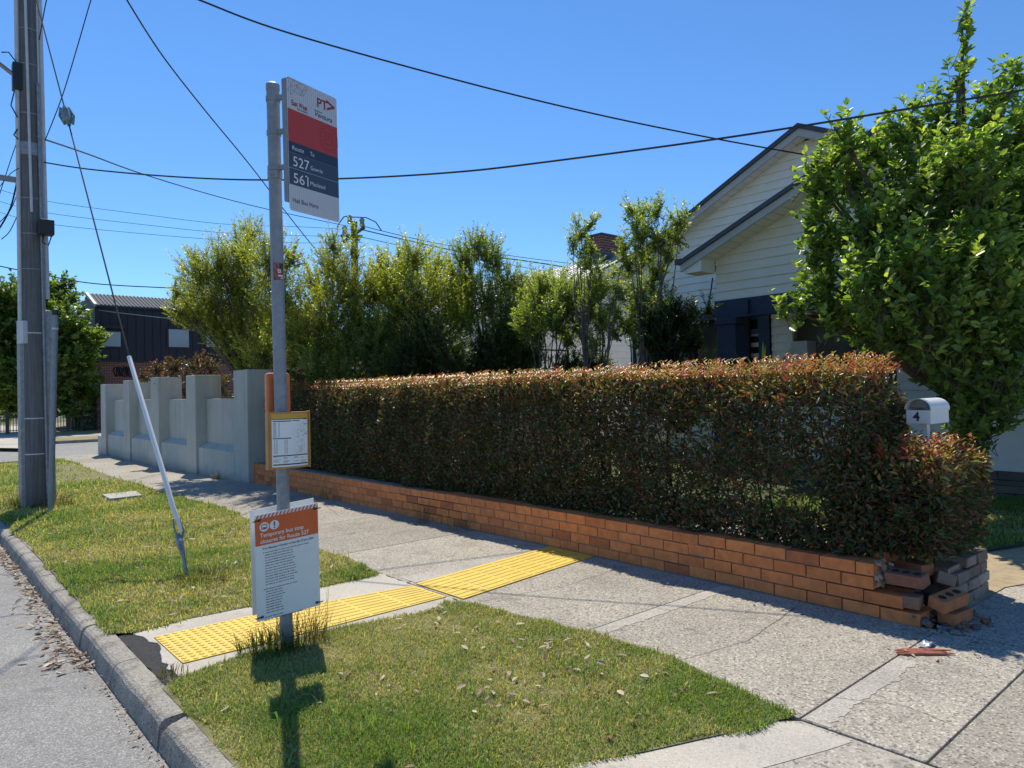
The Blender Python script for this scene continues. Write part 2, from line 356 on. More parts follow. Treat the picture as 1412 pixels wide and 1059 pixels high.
# ------------------------------------------------------------------ text
def text_tris(body, size, bold=0.0, shear=0.0, spacing=1.0):
    cu = bpy.data.curves.new('lettering', 'FONT'); cu.body = body; cu.size = size; cu.offset = bold * size; cu.shear = shear
    cu.space_character = spacing; cu.resolution_u = 3
    ob = bpy.data.objects.new('lettering', cu); COL.objects.link(ob)
    dg = bpy.context.evaluated_depsgraph_get()
    me = bpy.data.meshes.new_from_object(ob.evaluated_get(dg))
    vs = [v.co.copy() for v in me.vertices]; fs = [tuple(p.vertices) for p in me.polygons]
    bpy.data.objects.remove(ob); bpy.data.meshes.remove(me)
    return vs, fs
class Panel:
    """a flat sign plane: origin at top left, u to the right, d downwards, n outwards"""
    def __init__(s, tl, u, d): s.o = Vector(tl); s.u = Vector(u).normalized(); s.d = Vector(d).normalized(); s.n = s.d.cross(s.u).normalized()
    def p(s, x, y, h=0): return s.o + x * s.u + y * s.d + h * s.n
    def rect(s, mb, x0, y0, x1, y1, h): mb.quad(s.p(x0, y1, h), s.p(x1, y1, h), s.p(x1, y0, h), s.p(x0, y0, h))
    def slab(s, mb, x0, y0, x1, y1, h0, h1): mb.obox(s.p((x0 + x1) / 2, (y0 + y1) / 2, (h0 + h1) / 2), s.u * (x1 - x0) / 2, -s.d * (y1 - y0) / 2, s.n * (h1 - h0) / 2)
    def rrect(s, mb, x0, y0, x1, y1, r, h0, h1, k=5):
        pts = []
        for cx_, cy_, a0 in ((x1 - r, y0 + r, -90), (x1 - r, y1 - r, 0), (x0 + r, y1 - r, 90), (x0 + r, y0 + r, 180)):
            for i in range(k + 1):
                a = math.radians(a0 + 90 * i / k); pts.append(s.p(cx_ + r * math.cos(a), cy_ + r * math.sin(a), h0))
        mb.prism(pts[::-1], s.n * (h1 - h0))
    def text(s, mb, body, x, y, size, h, fit=None, **kw):
        vs, fs = text_tris(body, size, **kw)
        if not vs: return
        k = 1
        if fit:
            wid = max(v.x for v in vs) - min(v.x for v in vs); k = fit / wid
        mb.add([s.p(x + v.x * k, y - v.y, h) for v in vs], fs)
    def line(s, mb, x0, y0, x1, y1, wd, h):
        a = Vector((x1 - x0, y1 - y0)); n = Vector((-a.y, a.x)).normalized() * wd / 2
        mb.quad(s.p(x0 + n.x, y0 + n.y, h), s.p(x1 + n.x, y1 + n.y, h), s.p(x1 - n.x, y1 - n.y, h), s.p(x0 - n.x, y0 - n.y, h))
    def ring(s, mb, x, y, r, wd, h, k=32):
        for i in range(k):
            a, b_ = 2 * math.pi * i / k, 2 * math.pi * (i + 1) / k
            mb.quad(s.p(x + (r - wd) * math.cos(a), y + (r - wd) * math.sin(a), h), s.p(x + r * math.cos(a), y + r * math.sin(a), h),
                    s.p(x + r * math.cos(b_), y + r * math.sin(b_), h), s.p(x + (r - wd) * math.cos(b_), y + (r - wd) * math.sin(b_), h))
    def disc(s, mb, x, y, r, h, k=32): mb.poly([s.p(x + r * math.cos(2 * math.pi * i / k), y - r * math.sin(2 * math.pi * i / k), h) for i in range(k)])
    def words(s, mb, x, y, wd, size, h, seed):
        r = random.Random(seed); p = 0
        while p < wd - size:
            l = min(size * r.uniform(.8, 3.4), wd - p)
            s.rect(mb, x + p, y - size * .5 * r.uniform(.85, 1.15), x + p + l, y, h); p += l + size * .42

# ------------------------------------------------------------------ the setting
def sheet(name, poly, z, mat, zf=None, kind='structure', sub=0):
    mb = MB(); mb.poly([(x, y, z + (gz(y) if zf else 0)) for x, y in poly]); o = mb.build(name, mat); tag(o, kind=kind); return o
def strip_sheet(name, x0, x1, y0, y1, z, mat, ny=24, thick=None):
    """a long sheet along Y that follows the fall of the ground; x0/x1 may be functions of y"""
    mb = MB(); fx0 = x0 if callable(x0) else (lambda y: x0); fx1 = x1 if callable(x1) else (lambda y: x1)
    ys = [y0 + (y1 - y0) * i / ny for i in range(ny + 1)]
    vs = []
    for y in ys: vs += [(fx0(y), y, z + gz(y)), (fx1(y), y, z + gz(y))]
    mb.add(vs, [(2 * i, 2 * i + 1, 2 * i + 3, 2 * i + 2) for i in range(ny)])
    return tag(mb.build(name, mat), kind='structure')

tag(MB().quad((-900, -900, -.33), (900, -900, -.33), (900, 900, -.33), (-900, 900, -.33)).build('ground', M_land), kind='structure')
strip_sheet('road', -9, .94, -12, 60, -.132, M_road, 60)
tag(MB().quad((.9, 22.5, -.234), (60, 22.5, -.234), (60, 33.2, -.234), (.9, 33.2, -.234)).build('side_street', M_road), kind='structure')

# kerb: profile swept along y in lengths with open joints
def kerb_profile(): return [(.915, -.30), (.922, -.13), (.934, -.06), (.942, -.03), (.955, -.012), (.975, -.002), (1.0, 0), (1.068, .001), (1.072, -.30)]
kb = MB(); joints = [-6, -4.0, -2.0, .2, 2.35, 3.62, 4.575, 5.45, 6.2, 7.3, 8.5, 9.8, 11.2, 12.8, 14.5, 16.5, 18.5, 21]
pr = kerb_profile()
for i in range(len(joints) - 1):
    a, b_ = joints[i], joints[i + 1]; gap = .006 if i not in (4,) else .006
    a += gap; b_ -= gap
    if i == 4: b_ -= .012
    n = 9; dx = random.uniform(-.006, .006); dz = random.uniform(-.004, .003); tw = random.uniform(-.004, .004)
    vs = []; m_ = len(pr)
    for k in range(n + 1):
        y = a + (b_ - a) * k / n
        for j, (x, z) in enumerate(pr):
            e = .0035 * (mnoise.noise(Vector((x * 9, y * 7, z * 9))) if 0 < j < m_ - 1 else 0)
            ch = 0
            if i == 4 and k == n and 2 < j < 7: ch = -.03      # chipped corner at the open joint
            if i == 5 and k == 0 and 2 < j < 6: ch = -.02
            vs.append((x + dx + tw * (k / n - .5) + e, y + (ch if i == 4 else -ch), z + dz + gz(y) + e + ch * .3))
    fs = [(k * m_ + j, (k + 1) * m_ + j, (k + 1) * m_ + (j + 1) % m_, k * m_ + (j + 1) % m_) for k in range(n) for j in range(m_)]
    fs += [tuple(range(m_)), tuple(range(n * m_, (n + 1) * m_))[::-1]]
    kb.add(vs, fs)
# the corner into the side street
arc = [(3.4 - 2.46 * math.cos(math.radians(a)), 21 + 2.6 * math.sin(math.radians(a))) for a in range(0, 91, 9)]
for i in range(len(arc) - 1):
    (xa, ya), (xb, yb) = arc[i], arc[i + 1]; d = Vector((xb - xa, yb - ya)).normalized(); n_ = Vector((d.y, -d.x)) * .14
    kb.prism([(xa, ya, -.33), (xb, yb, -.33), (xb + n_.x, yb + n_.y, -.33), (xa + n_.x, ya + n_.y, -.33)], (0, 0, .33 - .10 - .02 * i / 10))
tag(kb.build('kerb', M_kerb, smooth=False, bevel=.004), kind='structure')
fk = MB(); fk.box(-3, 33.2, -.33, 60, 33.36, -.12); tag(fk.build('kerb_far', M_kerb), kind='structure')
sheet('verge_far_side', [(-3, 33.36), (60, 33.36), (60, 36.5), (-3, 36.5)], -.115, M_dry)
sheet('footpath_far_side', [(-3, 36.5), (60, 36.5), (60, 38.2), (-3, 38.2)], -.111, M_pale)
sheet('yard_far_side', [(-9, 38.2), (60, 38.2), (60, 60), (-9, 60)], -.115, M_dry)
sheet('driveway_far_side', [tuple(gp(-20, 617, -.1)[:2]), tuple(gp(40, 618, -.1)[:2]), tuple(gp(36, 588, -.1)[:2]), tuple(gp(-25, 586, -.1)[:2])], -.107, M_pale)

# footpath in slabs with open joints
fp = MB(); fpj = [-6, -3, -1.2, -.2, 1.087, 1.612, 3.085, 4.86, 6.15, 7.75, 9.4, 11.0, 12.6, 14.2, 15.8, 17.4, 19.0, 20.6, 22.2, 23.9]
for i in range(len(fpj) - 1):
    a, b_ = fpj[i] + .0045, fpj[i + 1] - .0045; dz = random.uniform(-.001, .001)
    x0 = 3.085 if b_ < 9.5 else 3.25
    za, zb = gz(a), gz(b_); x1 = 4.80
    vs = [(x0, a, -.12), (x1, a, -.12), (x1, b_, -.12), (x0, b_, -.12), (x0, a, za + dz), (x1, a, za + dz), (x1, b_, zb + dz), (x0, b_, zb + dz)]
    vs = [(x, y, z if k > 3 else -.3) for k, (x, y, z) in enumerate(vs)]
    tone = random.choice((.86, .93, .97, 1.0, 1.04)); fp.col = (tone, tone * .995, tone * .98)
    fp.add(vs, [(4, 5, 6, 7), (0, 1, 5, 4), (1, 2, 6, 5), (2, 3, 7, 6), (3, 0, 4, 7)])
tag(fp.build('footpath', M_path, bevel=.004), kind='structure')
strip_sheet('joint_bed', 3.07, 4.8, -6, 23.9, -.02, M_mulch, 30)
# smooth trowelled bands beside the joints
def band(x0, y0, x1, y1, z=.0026, mat=M_band, name='trowelled_band'):
    mb = MB(); n = 60; vs = []
    for i in range(n + 1):
        x = x0 + (x1 - x0) * i / n
        vs += [(x, y0 + .012 * mnoise.noise(Vector((x * 6, y0, 1))) * 0 + .0, z), (x, y1 + .03 * mnoise.noise(Vector((x * 5, y1, 3))) + .02 * mnoise.noise(Vector((x * 31, y1, 3))), z)]
    mb.add(vs, [(2 * i, 2 * i + 2, 2 * i + 3, 2 * i + 1) for i in range(n)])
    return tag(mb.build(name, mat), kind='structure')
band(3.09, 3.075, 4.72, 2.965); band(3.09, 1.60, 4.15, 1.49); band(3.12, 4.80, 4.78, 5.03)
# fine scored lines across the path
# apron (driveway crossing) in front, driveway beyond the path
ap = MB(); ap_poly = [(1.08, -6), (3.076, -6), (3.076, 1.6), (2.98, 1.70), (2.68, 1.79), (2.33, 1.92), (1.95, 2.12), (1.5, 2.32), (1.08, 2.65)]
ap.prism([(x, y, -.3) for x, y in ap_poly], (0, 0, .297)); tag(ap.build('driveway_apron', M_drive, bevel=.006), kind='structure')
eb = MB(); inner = [(3.045, 1.59), (2.97, 1.69), (2.67, 1.78), (2.32, 1.91), (1.95, 2.105), (1.5, 2.3), (1.1, 2.62)]; outer = [(3.045, 1.36), (2.9, 1.40), (2.6, 1.5), (2.25, 1.63), (1.88, 1.83), (1.42, 2.05), (1.1, 2.3)]
eb.add([(x, y, -.001) for x, y in inner] + [(x, y, -.001) for x, y in outer], [(i, i + 1, 7 + i + 1, 7 + i)[::-1] for i in range(6)])
tag(eb.build('apron_edge_band', M_pale), kind='structure')
dw = MB(); dw.prism([(4.815, -6, -.3), (11, -6, -.3), (11, .9, -.3), (7.4, 1.15, -.3), (6.1, 1.62, -.3), (4.815, 1.62, -.3)], (0, 0, .304)); tag(dw.build('driveway', M_drive), kind='structure')
sheet('sandy_edge', [(5.2, 1.62), (6.1, 1.60), (7.4, 1.13), (11, .88), (11, 1.5), (8.2, 1.75), (7.3, 2.05), (6.2, 2.35), (5.2, 2.35)], .010, M_sand)
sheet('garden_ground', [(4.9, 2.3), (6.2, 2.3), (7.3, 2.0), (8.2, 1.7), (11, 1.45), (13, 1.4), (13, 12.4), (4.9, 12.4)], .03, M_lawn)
sheet('neighbour_garden_ground', [(4.9, 12.4), (14, 12.4), (14, 23), (4.9, 23)], -.06, M_dry)
sheet('garden_bed', [(4.9, 1.75), (5.75, 1.75), (5.75, 12.3), (4.9, 12.3)], .16, M_mulch)
sheet('bright_gap_sheet', [(6.0, 2.6), (7.4, 2.4), (7.4, 4.6), (6.0, 4.6)], .045, M_pale)  # pale sheet added so bright spots show through the hedge gaps

def crack(pts, wd=.0035):
    mb = MB(); P2 = []
    for i in range(len(pts) - 1):
        for k in range(12):
            f = k / 12; P2.append(Vector((pts[i][0] + (pts[i + 1][0] - pts[i][0]) * f, pts[i][1] + (pts[i + 1][1] - pts[i][1]) * f)))
    P2 = [p + Vector((.02 * mnoise.noise(Vector((p.x * 9, p.y * 9, 1))), .02 * mnoise.noise(Vector((p.x * 9, p.y * 9, 7))))) for p in P2]
    for a, b_ in zip(P2[:-1], P2[1:]):
        d = (b_ - a).normalized(); n_ = Vector((-d.y, d.x)) * wd / 2
        mb.quad((*(a - n_), .0034 + gz(a.y)), (*(b_ - n_), .0034 + gz(b_.y)), (*(b_ + n_), .0034 + gz(b_.y)), (*(a + n_), .0034 + gz(a.y)))
    return tag(mb.build('path_crack', M_mulch), kind='structure')
crack([(3.1, 2.42), (3.8, 2.3), (4.76, 2.44)], .003); crack([(3.12, 6.9), (3.9, 7.0), (4.75, 6.86)]); crack([(3.15, 4.05), (3.9, 3.9), (4.75, 3.98)], .003); crack([(4.2, 8.2), (4.4, 8.9), (4.75, 9.3)], .003); crack([(3.4, 1.6), (3.55, 1.35), (3.5, 1.09)], .0025)
# verges
V1 = [(1.035, 2.62), (1.5, 2.3), (1.95, 2.10), (2.33, 1.90), (2.68, 1.77), (3.07, 1.64), (3.17, 1.98), (3.27, 2.4), (3.27, 2.85), (3.2, 3.4), (3.1, 3.97), (2.95, 4.16), (2.62, 4.13), (2.03, 4.25), (1.7, 4.2), (1.38, 4.15), (1.15, 4.09), (1.045, 4.0)]
V2 = [(1.03, 5.16), (1.18, 5.06), (1.5, 5.12), (1.93, 5.1), (2.45, 5.21), (3.05, 5.24), (3.12, 5.6), (3.14, 6.4), (3.2, 7.4), (3.26, 8.5), (3.36, 9.7), (3.3, 11), (3.24, 12.2), (3.3, 15), (3.36, 18), (3.5, 20.5), (3.4, 22.6), (2.2, 22.2), (1.5, 21.6), (1.15, 20.5), (1.04, 19), (1.02, 12), (1.05, 8)]
for k, vv in enumerate((V1, V2)):
    mb = MB(); cx_ = sum(p[0] for p in vv) / len(vv); mb.add([(x, y, (.004 if k == 0 else .0045) + gz(y)) for x, y in vv], [tuple(range(len(vv)))])
    tag(mb.build('verge', M_thatch), kind='structure')
def inpoly(px_, py_, poly):
    r = np.zeros(len(px_), bool); j = len(poly) - 1
    for i in range(len(poly)):
        xi, yi = poly[i]; xj, yj = poly[j]
        c = ((yi > py_) != (yj > py_)) & (px_ < (xj - xi) * (py_ - yi) / (yj - yi + 1e-12) + xi); r ^= c; j = i
    return r
def gzn(Y):
    t = np.clip((Y - 12.5) / 5.5, 0, 1); return -.10 * t * t * (3 - 2 * t)
def grass(name, poly, dens, hmin, hmax, wid, dryf, z0, label_kind='stuff', seed=1, fade=None):
    r = np.random.default_rng(seed); xs = [p[0] for p in poly]; ys = [p[1] for p in poly]
    A = (max(xs) - min(xs)) * (max(ys) - min(ys)); n = int(A * dens)
    x = r.uniform(min(xs), max(xs), n); y = r.uniform(min(ys), max(ys), n)
    if fade is not None:
        k = r.random(n) < fade(y); x = x[k]; y = y[k]
    ox = (vnoise(x * 5, y * 5, 5) - .5) * .1; oy = (vnoise(x * 5, y * 5, 6) - .5) * .1
    k = inpoly(x + ox, y + oy, poly); x, y = x[k], y[k]
    dry = .55 * vnoise(x * 1.3, y * 1.3, 11) + .3 * vnoise(x * 3.7, y * 3.7, 12) + .15 * vnoise(x * 11, y * 11, 13)
    dry = np.clip(dryf(x, y) + (dry - .5) * 1.9, 0, 1)
    keep = r.random(len(x)) > .35 * (dry > .75); x, y, dry = x[keep], y[keep], dry[keep]; n = len(x)
    h = r.uniform(hmin, hmax, n) * (1.1 - .45 * dry) * (.7 + .6 * vnoise(x * 7, y * 7, 21)); a = r.uniform(0, 2 * math.pi, n); lean = r.uniform(.25, 1.1, n)
    isd = r.random(n) < dry
    g = np.stack([r.uniform(.17, .31, n), r.uniform(.26, .40, n), r.uniform(.05, .095, n)], 1)
    d = np.stack([r.uniform(.46, .64, n), r.uniform(.43, .57, n), r.uniform(.18, .28, n)], 1)
    c = np.where(isd[:, None], d, g) * r.uniform(.7, 1.15, n)[:, None]
    w_ = wid * r.uniform(.7, 1.3, n) * np.clip(y / 7, 1, 2.2); P = np.stack([x, y, z0 + gzn(y) - .004], 1)
    dx, dy = np.cos(a), np.sin(a); S = np.stack([-dy, dx, 0 * dx], 1) * w_[:, None] / 2
    mid = P + np.stack([dx * lean * h * .35, dy * lean * h * .35, h * .62], 1); tip = P + np.stack([dx * lean * h, dy * lean * h, h * (1.05 - .3 * lean)], 1)
    V = np.stack([P - S, P + S, mid + S * .7, tip, mid - S * .7], 1).reshape(-1, 3)
    return tag(fastmesh(name, V, 5, [(0, 1, 2, 4), (4, 2, 3)], c, M_blade), kind='stuff')
o = grass('short_grass', V1, 24000, .012, .037, .0042, lambda x, y: .38 + .35 * np.exp(-((x - 2.1) ** 2 / .25 + (y - 3.35) ** 2 / .35)) - .28 * (x > 2.75) - .1 * (y < 2.4), .005, seed=2)
o['label'] = 'green mown grass on the near nature strip around the bus stop'; o['category'] = 'grass'
o = grass('short_grass', V2, 10500, .02, .05, .006, lambda x, y: .50 + .12 * (x > 2) - .3 * (y < 5.6), .006, seed=3, fade=lambda y: np.clip((7.5 / np.maximum(y, 4)) ** 1.2, .3, 1))
o['label'] = 'yellowing mown grass on the nature strip around the utility pole'; o['category'] = 'grass'
o = grass('long_grass', V1, 420, .05, .095, .0045, lambda x, y: .2 + 0 * x, .004, seed=12, fade=lambda y: .25 + .75 * (vnoise(y * 3, y * 0, 31) > .55))
o['label'] = 'scattered longer blades standing above the near mown grass'; o['category'] = 'grass'
o = grass('long_grass', V2, 200, .06, .13, .006, lambda x, y: .45 + 0 * x, .004, seed=13)
o['label'] = 'scattered longer stalks standing above the far yellow grass'; o['category'] = 'grass'
LW = [(5.9, 2.4), (7.3, 2.05), (8.2, 1.75), (10.6, 1.5), (10.6, 4.5), (7.7, 5), (5.9, 2.7)]
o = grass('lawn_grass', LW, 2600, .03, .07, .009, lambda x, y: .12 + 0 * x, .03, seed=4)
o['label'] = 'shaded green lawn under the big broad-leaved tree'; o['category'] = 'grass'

# concrete pad under the tactile paving, and the tar patch by the kerb
def rough_poly(pts, amp, step, seed):
    out = []
    for i in range(len(pts)):
        a = Vector(pts[i]).to_2d(); b_ = Vector(pts[(i + 1) % len(pts)]).to_2d(); L = (b_ - a).length; n = max(1, int(L / step))
        for k in range(n):
            p = a.lerp(b_, k / n); q = amp * mnoise.noise(Vector((p.x * 13 + seed, p.y * 13, seed))); n_ = Vector((-(b_ - a).y, (b_ - a).x)).normalized()
            out.append(tuple(p + n_ * q))
    return out
pad = MB(); pp = rough_poly([(1.16, 4.1), (1.4, 4.12), (2.0, 4.2), (2.7, 4.1), (3.075, 4.08), (3.075, 5.27), (2.45, 5.25), (1.93, 5.16), (1.5, 5.19), (1.16, 5.08), (1.22, 4.7), (1.15, 4.4)], .03, .06, 3)
pad.prism([(x, y, -.2) for x, y in pp], (0, 0, .201)); tag(pad.build('concrete_pad', M_pale, bevel=.005), kind='structure')
tar = MB(); tp = rough_poly([(1.065, 4.0), (1.16, 4.05), (1.2, 4.3), (1.27, 4.6), (1.2, 4.85), (1.16, 5.12), (1.065, 5.1)], .035, .05, 9)
tar.prism([(x, y, -.2) for x, y in tp], (0, 0, .193)); tag(tar.build('tar_patch', M_tar, bevel=.006), kind='structure')

# ------------------------------------------------------------------ tactile paving
def dome(mb, x, y, z, r, h, n=8):
    vs = [(x + r * math.cos(2 * math.pi * k / n), y + r * math.sin(2 * math.pi * k / n), z) for k in range(n)]
    vs += [(x + .68 * r * math.cos(2 * math.pi * k / n), y + .68 * r * math.sin(2 * math.pi * k / n), z + h) for k in range(n)]
    mb.add(vs, [(k, (k + 1) % n, n + (k + 1) % n, n + k) for k in range(n)] + [tuple(range(n, 2 * n))])
def barr(mb, a, b_, wd, z, h):
    a, b_ = Vector(a), Vector(b_); d = (b_ - a).normalized(); n = Vector((-d.y, d.x)) * wd / 2; m_ = n * .6
    vs = [(*(a - n), z), (*(b_ - n), z), (*(b_ + n), z), (*(a + n), z), (*(a + d * .006 - m_), z + h), (*(b_ - d * .006 - m_), z + h), (*(b_ - d * .006 + m_), z + h), (*(a + d * .006 + m_), z + h)]
    mb.add(vs, [(4, 5, 6, 7), (0, 1, 5, 4), (1, 2, 6, 5), (2, 3, 7, 6), (3, 0, 4, 7)])
t1 = thing('tactile_paving', 'yellow tactile mat with raised studs nearest the kerb, partly behind the notice', 'tactile paving', (1.23, 4.28, 0))
mb = MB(); mb.prism([(1.228, 4.282, .002), (1.828, 4.275, .002), (1.828, 4.87, .002), (1.23, 4.875, .002)], (0, 0, .006)); mb.build('mat', M_tact, t1)
mb = MB()
for i in range(12):
    for j in range(12): dome(mb, 1.255 + .05 * i - .0008 * j, 4.305 + .0497 * j, .008, .0175, .005)
mb.build('stud_field', M_tact, t1)
t2 = thing('tactile_paving', 'long yellow tactile mat with raised bars between the studded mat and the path', 'tactile paving', (1.83, 4.28, 0))
mb = MB(); mb.prism([(1.832, 4.275, .002), (3.06, 4.30, .002), (3.05, 4.73, .002), (1.832, 4.87, .002)], (0, 0, .006)); mb.build('mat', M_tact, t2)
mb = MB()
for j in range(8):
    ya, yb = 4.31 + .076 * j, 4.33 + .053 * j
    for k in range(4): barr(mb, (1.85 + .302 * k, ya + (yb - ya) * k / 4), (1.85 + .302 * k + .28, ya + (yb - ya) * (k + .93) / 4), .032, .008, .005)
mb.build('bar_field', M_tact, t2)
q = [gp(640, 824), gp(815, 770), gp(742, 757), gp(578, 806)]
t3 = thing('tactile_paving', 'yellow tactile mat with raised bars crossing the footpath to the brick wall', 'tactile paving', (q[0].x, q[0].y, 0))
mb = MB(); q = [Vector((3.115, 4.165, 0)), Vector((4.76, 4.40, 0)), Vector((4.76, 4.97, 0)), Vector((3.10, 4.76, 0))]
mb.prism([(p.x, p.y, .002) for p in q], (0, 0, .007)); mb.build('mat', M_tact, t3)
mb = MB()
for j in range(8):
    f = (j + .5) / 8; a = q[0].lerp(q[3], f); b_ = q[1].lerp(q[2], f)
    for k in range(6): barr(mb, a.lerp(b_, (k + .04) / 6).to_2d(), a.lerp(b_, (k + .96) / 6).to_2d(), .034, .009, .005)
mb.build('bar_field', M_tact, t3)

# ------------------------------------------------------------------ bus stop pole
PX_, PY_ = 1.788, 4.17
bs = thing('bus_stop_sign', 'grey steel bus stop pole carrying a route sign and a timetable case', 'bus stop', (PX_, PY_, 0))
leanx = -.010
def ptop(z): return Vector((PX_ + leanx * z, PY_, z))
zt = atD(382, 118, 4.32).z
mb = MB(); mb.tube([ptop(-.1), ptop(zt)], .038, 20); mb.build('pole', M_galv, bs, smooth=True)
mb = MB(); mb.tube([ptop(zt - .03), ptop(zt + .004), ptop(zt + .016)], [.0405, .0405, .022], 20); mb.build('pole_cap', M_galv, bs, smooth=True)
# route sign
TL = atD(395, 104, 4.25); BL = atD(400, 290, 4.25); TRp = atD(464, 127, 4.61)
ud = Vector((TRp.x - TL.x, TRp.y - TL.y, 0)); SW = .415; SH = .80
dn = Vector((.010, 0, -1)).normalized(); un = (ud - dn * ud.dot(dn)).normalized()
P = Panel(TL, un, dn)
fl = MB(); P.rrect(fl, 0, 0, SW, SH, .018, -.003, 0); sp_ = fl.build('sign_panel', M_signw, bs)
for (y0, y1) in ((.004, .188), (.65, .79)):
    rb = MB()
    for i in range(24): P.rect(rb, .01 + i * .0168, y0, .014 + i * .0168, y1, .0006)
    rb.build('sheeting_lines', M_rib, sp_)
mb = MB(); P.rect(mb, 0.0015, .19, SW - .0015, .386, .001); mb.build('red_band', M_red, sp_)
mb = MB(); P.rect(mb, 0.0015, .386, SW - .0015, .45, .001); mb.build('header_band', M_navy, sp_)
mb = MB(); P.rect(mb, 0.0015, .451, SW - .0015, .543, .001); P.rect(mb, 0.0015, .5455, SW - .0015, .644, .001); mb.build('route_band', M_slate, sp_)
mb = MB(); P.text(mb, 'PT', .238, .108, .084, .0016, bold=.016, fit=.088)
P.line(mb, .322, .044, .392, .070, .014, .0016); P.line(mb, .392, .066, .326, .096, .014, .0018)
mb.build('lettering', M_redtxt, sp_)
mb = MB(); P.text(mb, 'East West', .032, .163, .044, .0016, bold=.02, fit=.125); P.text(mb, 'bus company', .078, .180, .020, .0016, fit=.082)
mb.build('lettering', M_redtxt, sp_)
mb = MB(); P.text(mb, 'Ventura', .213, .171, .044, .0016, shear=.35, fit=.145, bold=.004); P.line(mb, .22, .135, .285, .135, .0035, .0017); mb.build('lettering', M_darktxt, sp_)
mb = MB(); P.text(mb, 'Route', .028, .433, .038, .0016, fit=.09); P.text(mb, 'To', .172, .433, .038, .0016, fit=.034)
P.text(mb, '527', .03, .529, .086, .0016, fit=.128); P.text(mb, 'Gowrie', .172, .519, .036, .0016, fit=.10)
P.text(mb, '561', .03, .629, .086, .0016, fit=.118); P.text(mb, 'Macleod', .166, .615, .036, .0016, fit=.124); P.line(mb, .128, .573, .141, .566, .0075, .0017); mb.build('lettering', M_white, sp_)
mb = MB(); P.text(mb, 'Hail Bus Here', .022, .748, .038, .0016, fit=.205); mb.build('lettering', M_darktxt, sp_)
mb = MB(); P.ring(mb, .335, .285, .072, .004, .0015); P.ring(mb, .335, .285, .084, .002, .0015)
for (x0, y0, x1, y1) in ((.30, .25, .37, .25), (.37, .25, .37, .318), (.37, .318, .30, .318), (.30, .318, .30, .25), (.30, .29, .37, .29), (.31, .27, .36, .27)): P.line(mb, x0, y0, x1, y1, .004, .0015)
mb.build('emblem', M_ghost, sp_)
mb = MB(); nd = [(.005, .01), (.05, .006), (.1, .012), (.15, .01), (.16, .03), (.12, .055), (.08, .035), (.03, .05), (.005, .08), (.06, .075), (.11, .085), (.03, .105), (.13, .08)]
for a in range(len(nd)):
    for c in range(a):
        if math.dist(nd[a], nd[c]) < .062: P.line(mb, *nd[a], *nd[c], .0018, .0012)
mb.build('emblem', M_ghostl, sp_)
# rail and straps
mb = MB(); P.slab(mb, -.004, .012, .030, .745, -.040, -.0045); mb.build('mounting_rail', M_galv, bs)
for zz in (zt - .085, zt - .29, zt - .505):
    c = ptop(zz); mb = MB(); mb.tube([c - Vector((0, 0, .014)), c + Vector((0, 0, .014))], .0425, 20)
    e = P.p(.012, (TL.z - zz), -.03); mid = (c + e) / 2; mid.z = zz; ax = (e - c); ax.z = 0
    mb.obox(mid, ax / 2, Vector((-ax.y, ax.x, 0)).normalized() * .012, Vector((0, 0, .013))); mb.build('strap', M_galv, bs, smooth=False)
c = ptop(zt - .545); mb = MB(); mb.tube([c - Vector((0, 0, .022)), c + Vector((0, 0, .022))], .0435, 20); mb.tube([c + Vector((-.03, -.035, -.004)), c + Vector((-.06, -.045, -.004))], .009, 8)
mb.build('clamp', M_steel, bs)
# sticker
c0 = ptop(atD(387, 387, 4.3).z); c1 = ptop(atD(387, 363, 4.3).z); mb = MB()
vs = []
for k in range(9):
    a = math.radians(-150 + k * 12); v = Vector((math.cos(a), math.sin(a), 0)) * .0388
    vs += [c0 + v, c1 + v]
mb.add(vs, [(2 * k, 2 * k + 2, 2 * k + 3, 2 * k + 1) for k in range(8)]); st_ = mb.build('sticker', M_sticker, bs)
mb = MB()
def stick(a0, a1, za, zb):
    vs = []
    for k in range(4):
        a = math.radians(a0 + (a1 - a0) * k / 3); v = Vector((math.cos(a), math.sin(a), 0)) * .0392
        vs += [c0.lerp(c1, za) + v, c0.lerp(c1, zb) + v]
    mb.add(vs, [(2 * k, 2 * k + 2, 2 * k + 3, 2 * k + 1) for k in range(3)])
stick(-110, -85, .42, .62); stick(-108, -64, .22, .3); stick(-85, -60, .1, .16); mb.build('sticker_print', M_white, st_)
mb = MB(); stick(-96, -60, .62, .95); stick(-104, -92, .47, .57); mb.build('sticker_print', M_darktxt, st_)
# orange rounded box behind the pole
z0, z1 = atD(387, 567, 4.33).z, atD(387, 514, 4.36).z
Pb = Panel((PX_ - .078, PY_ + .045, z1), (1, 0, 0), (0, 0, -1))
mb = MB(); Pb.rrect(mb, 0, 0, .148, z1 - z0 + .01, .02, -.05, .0); mb.build('orange_box', M_orplas, bs, smooth=False, bevel=.012, seg=3)
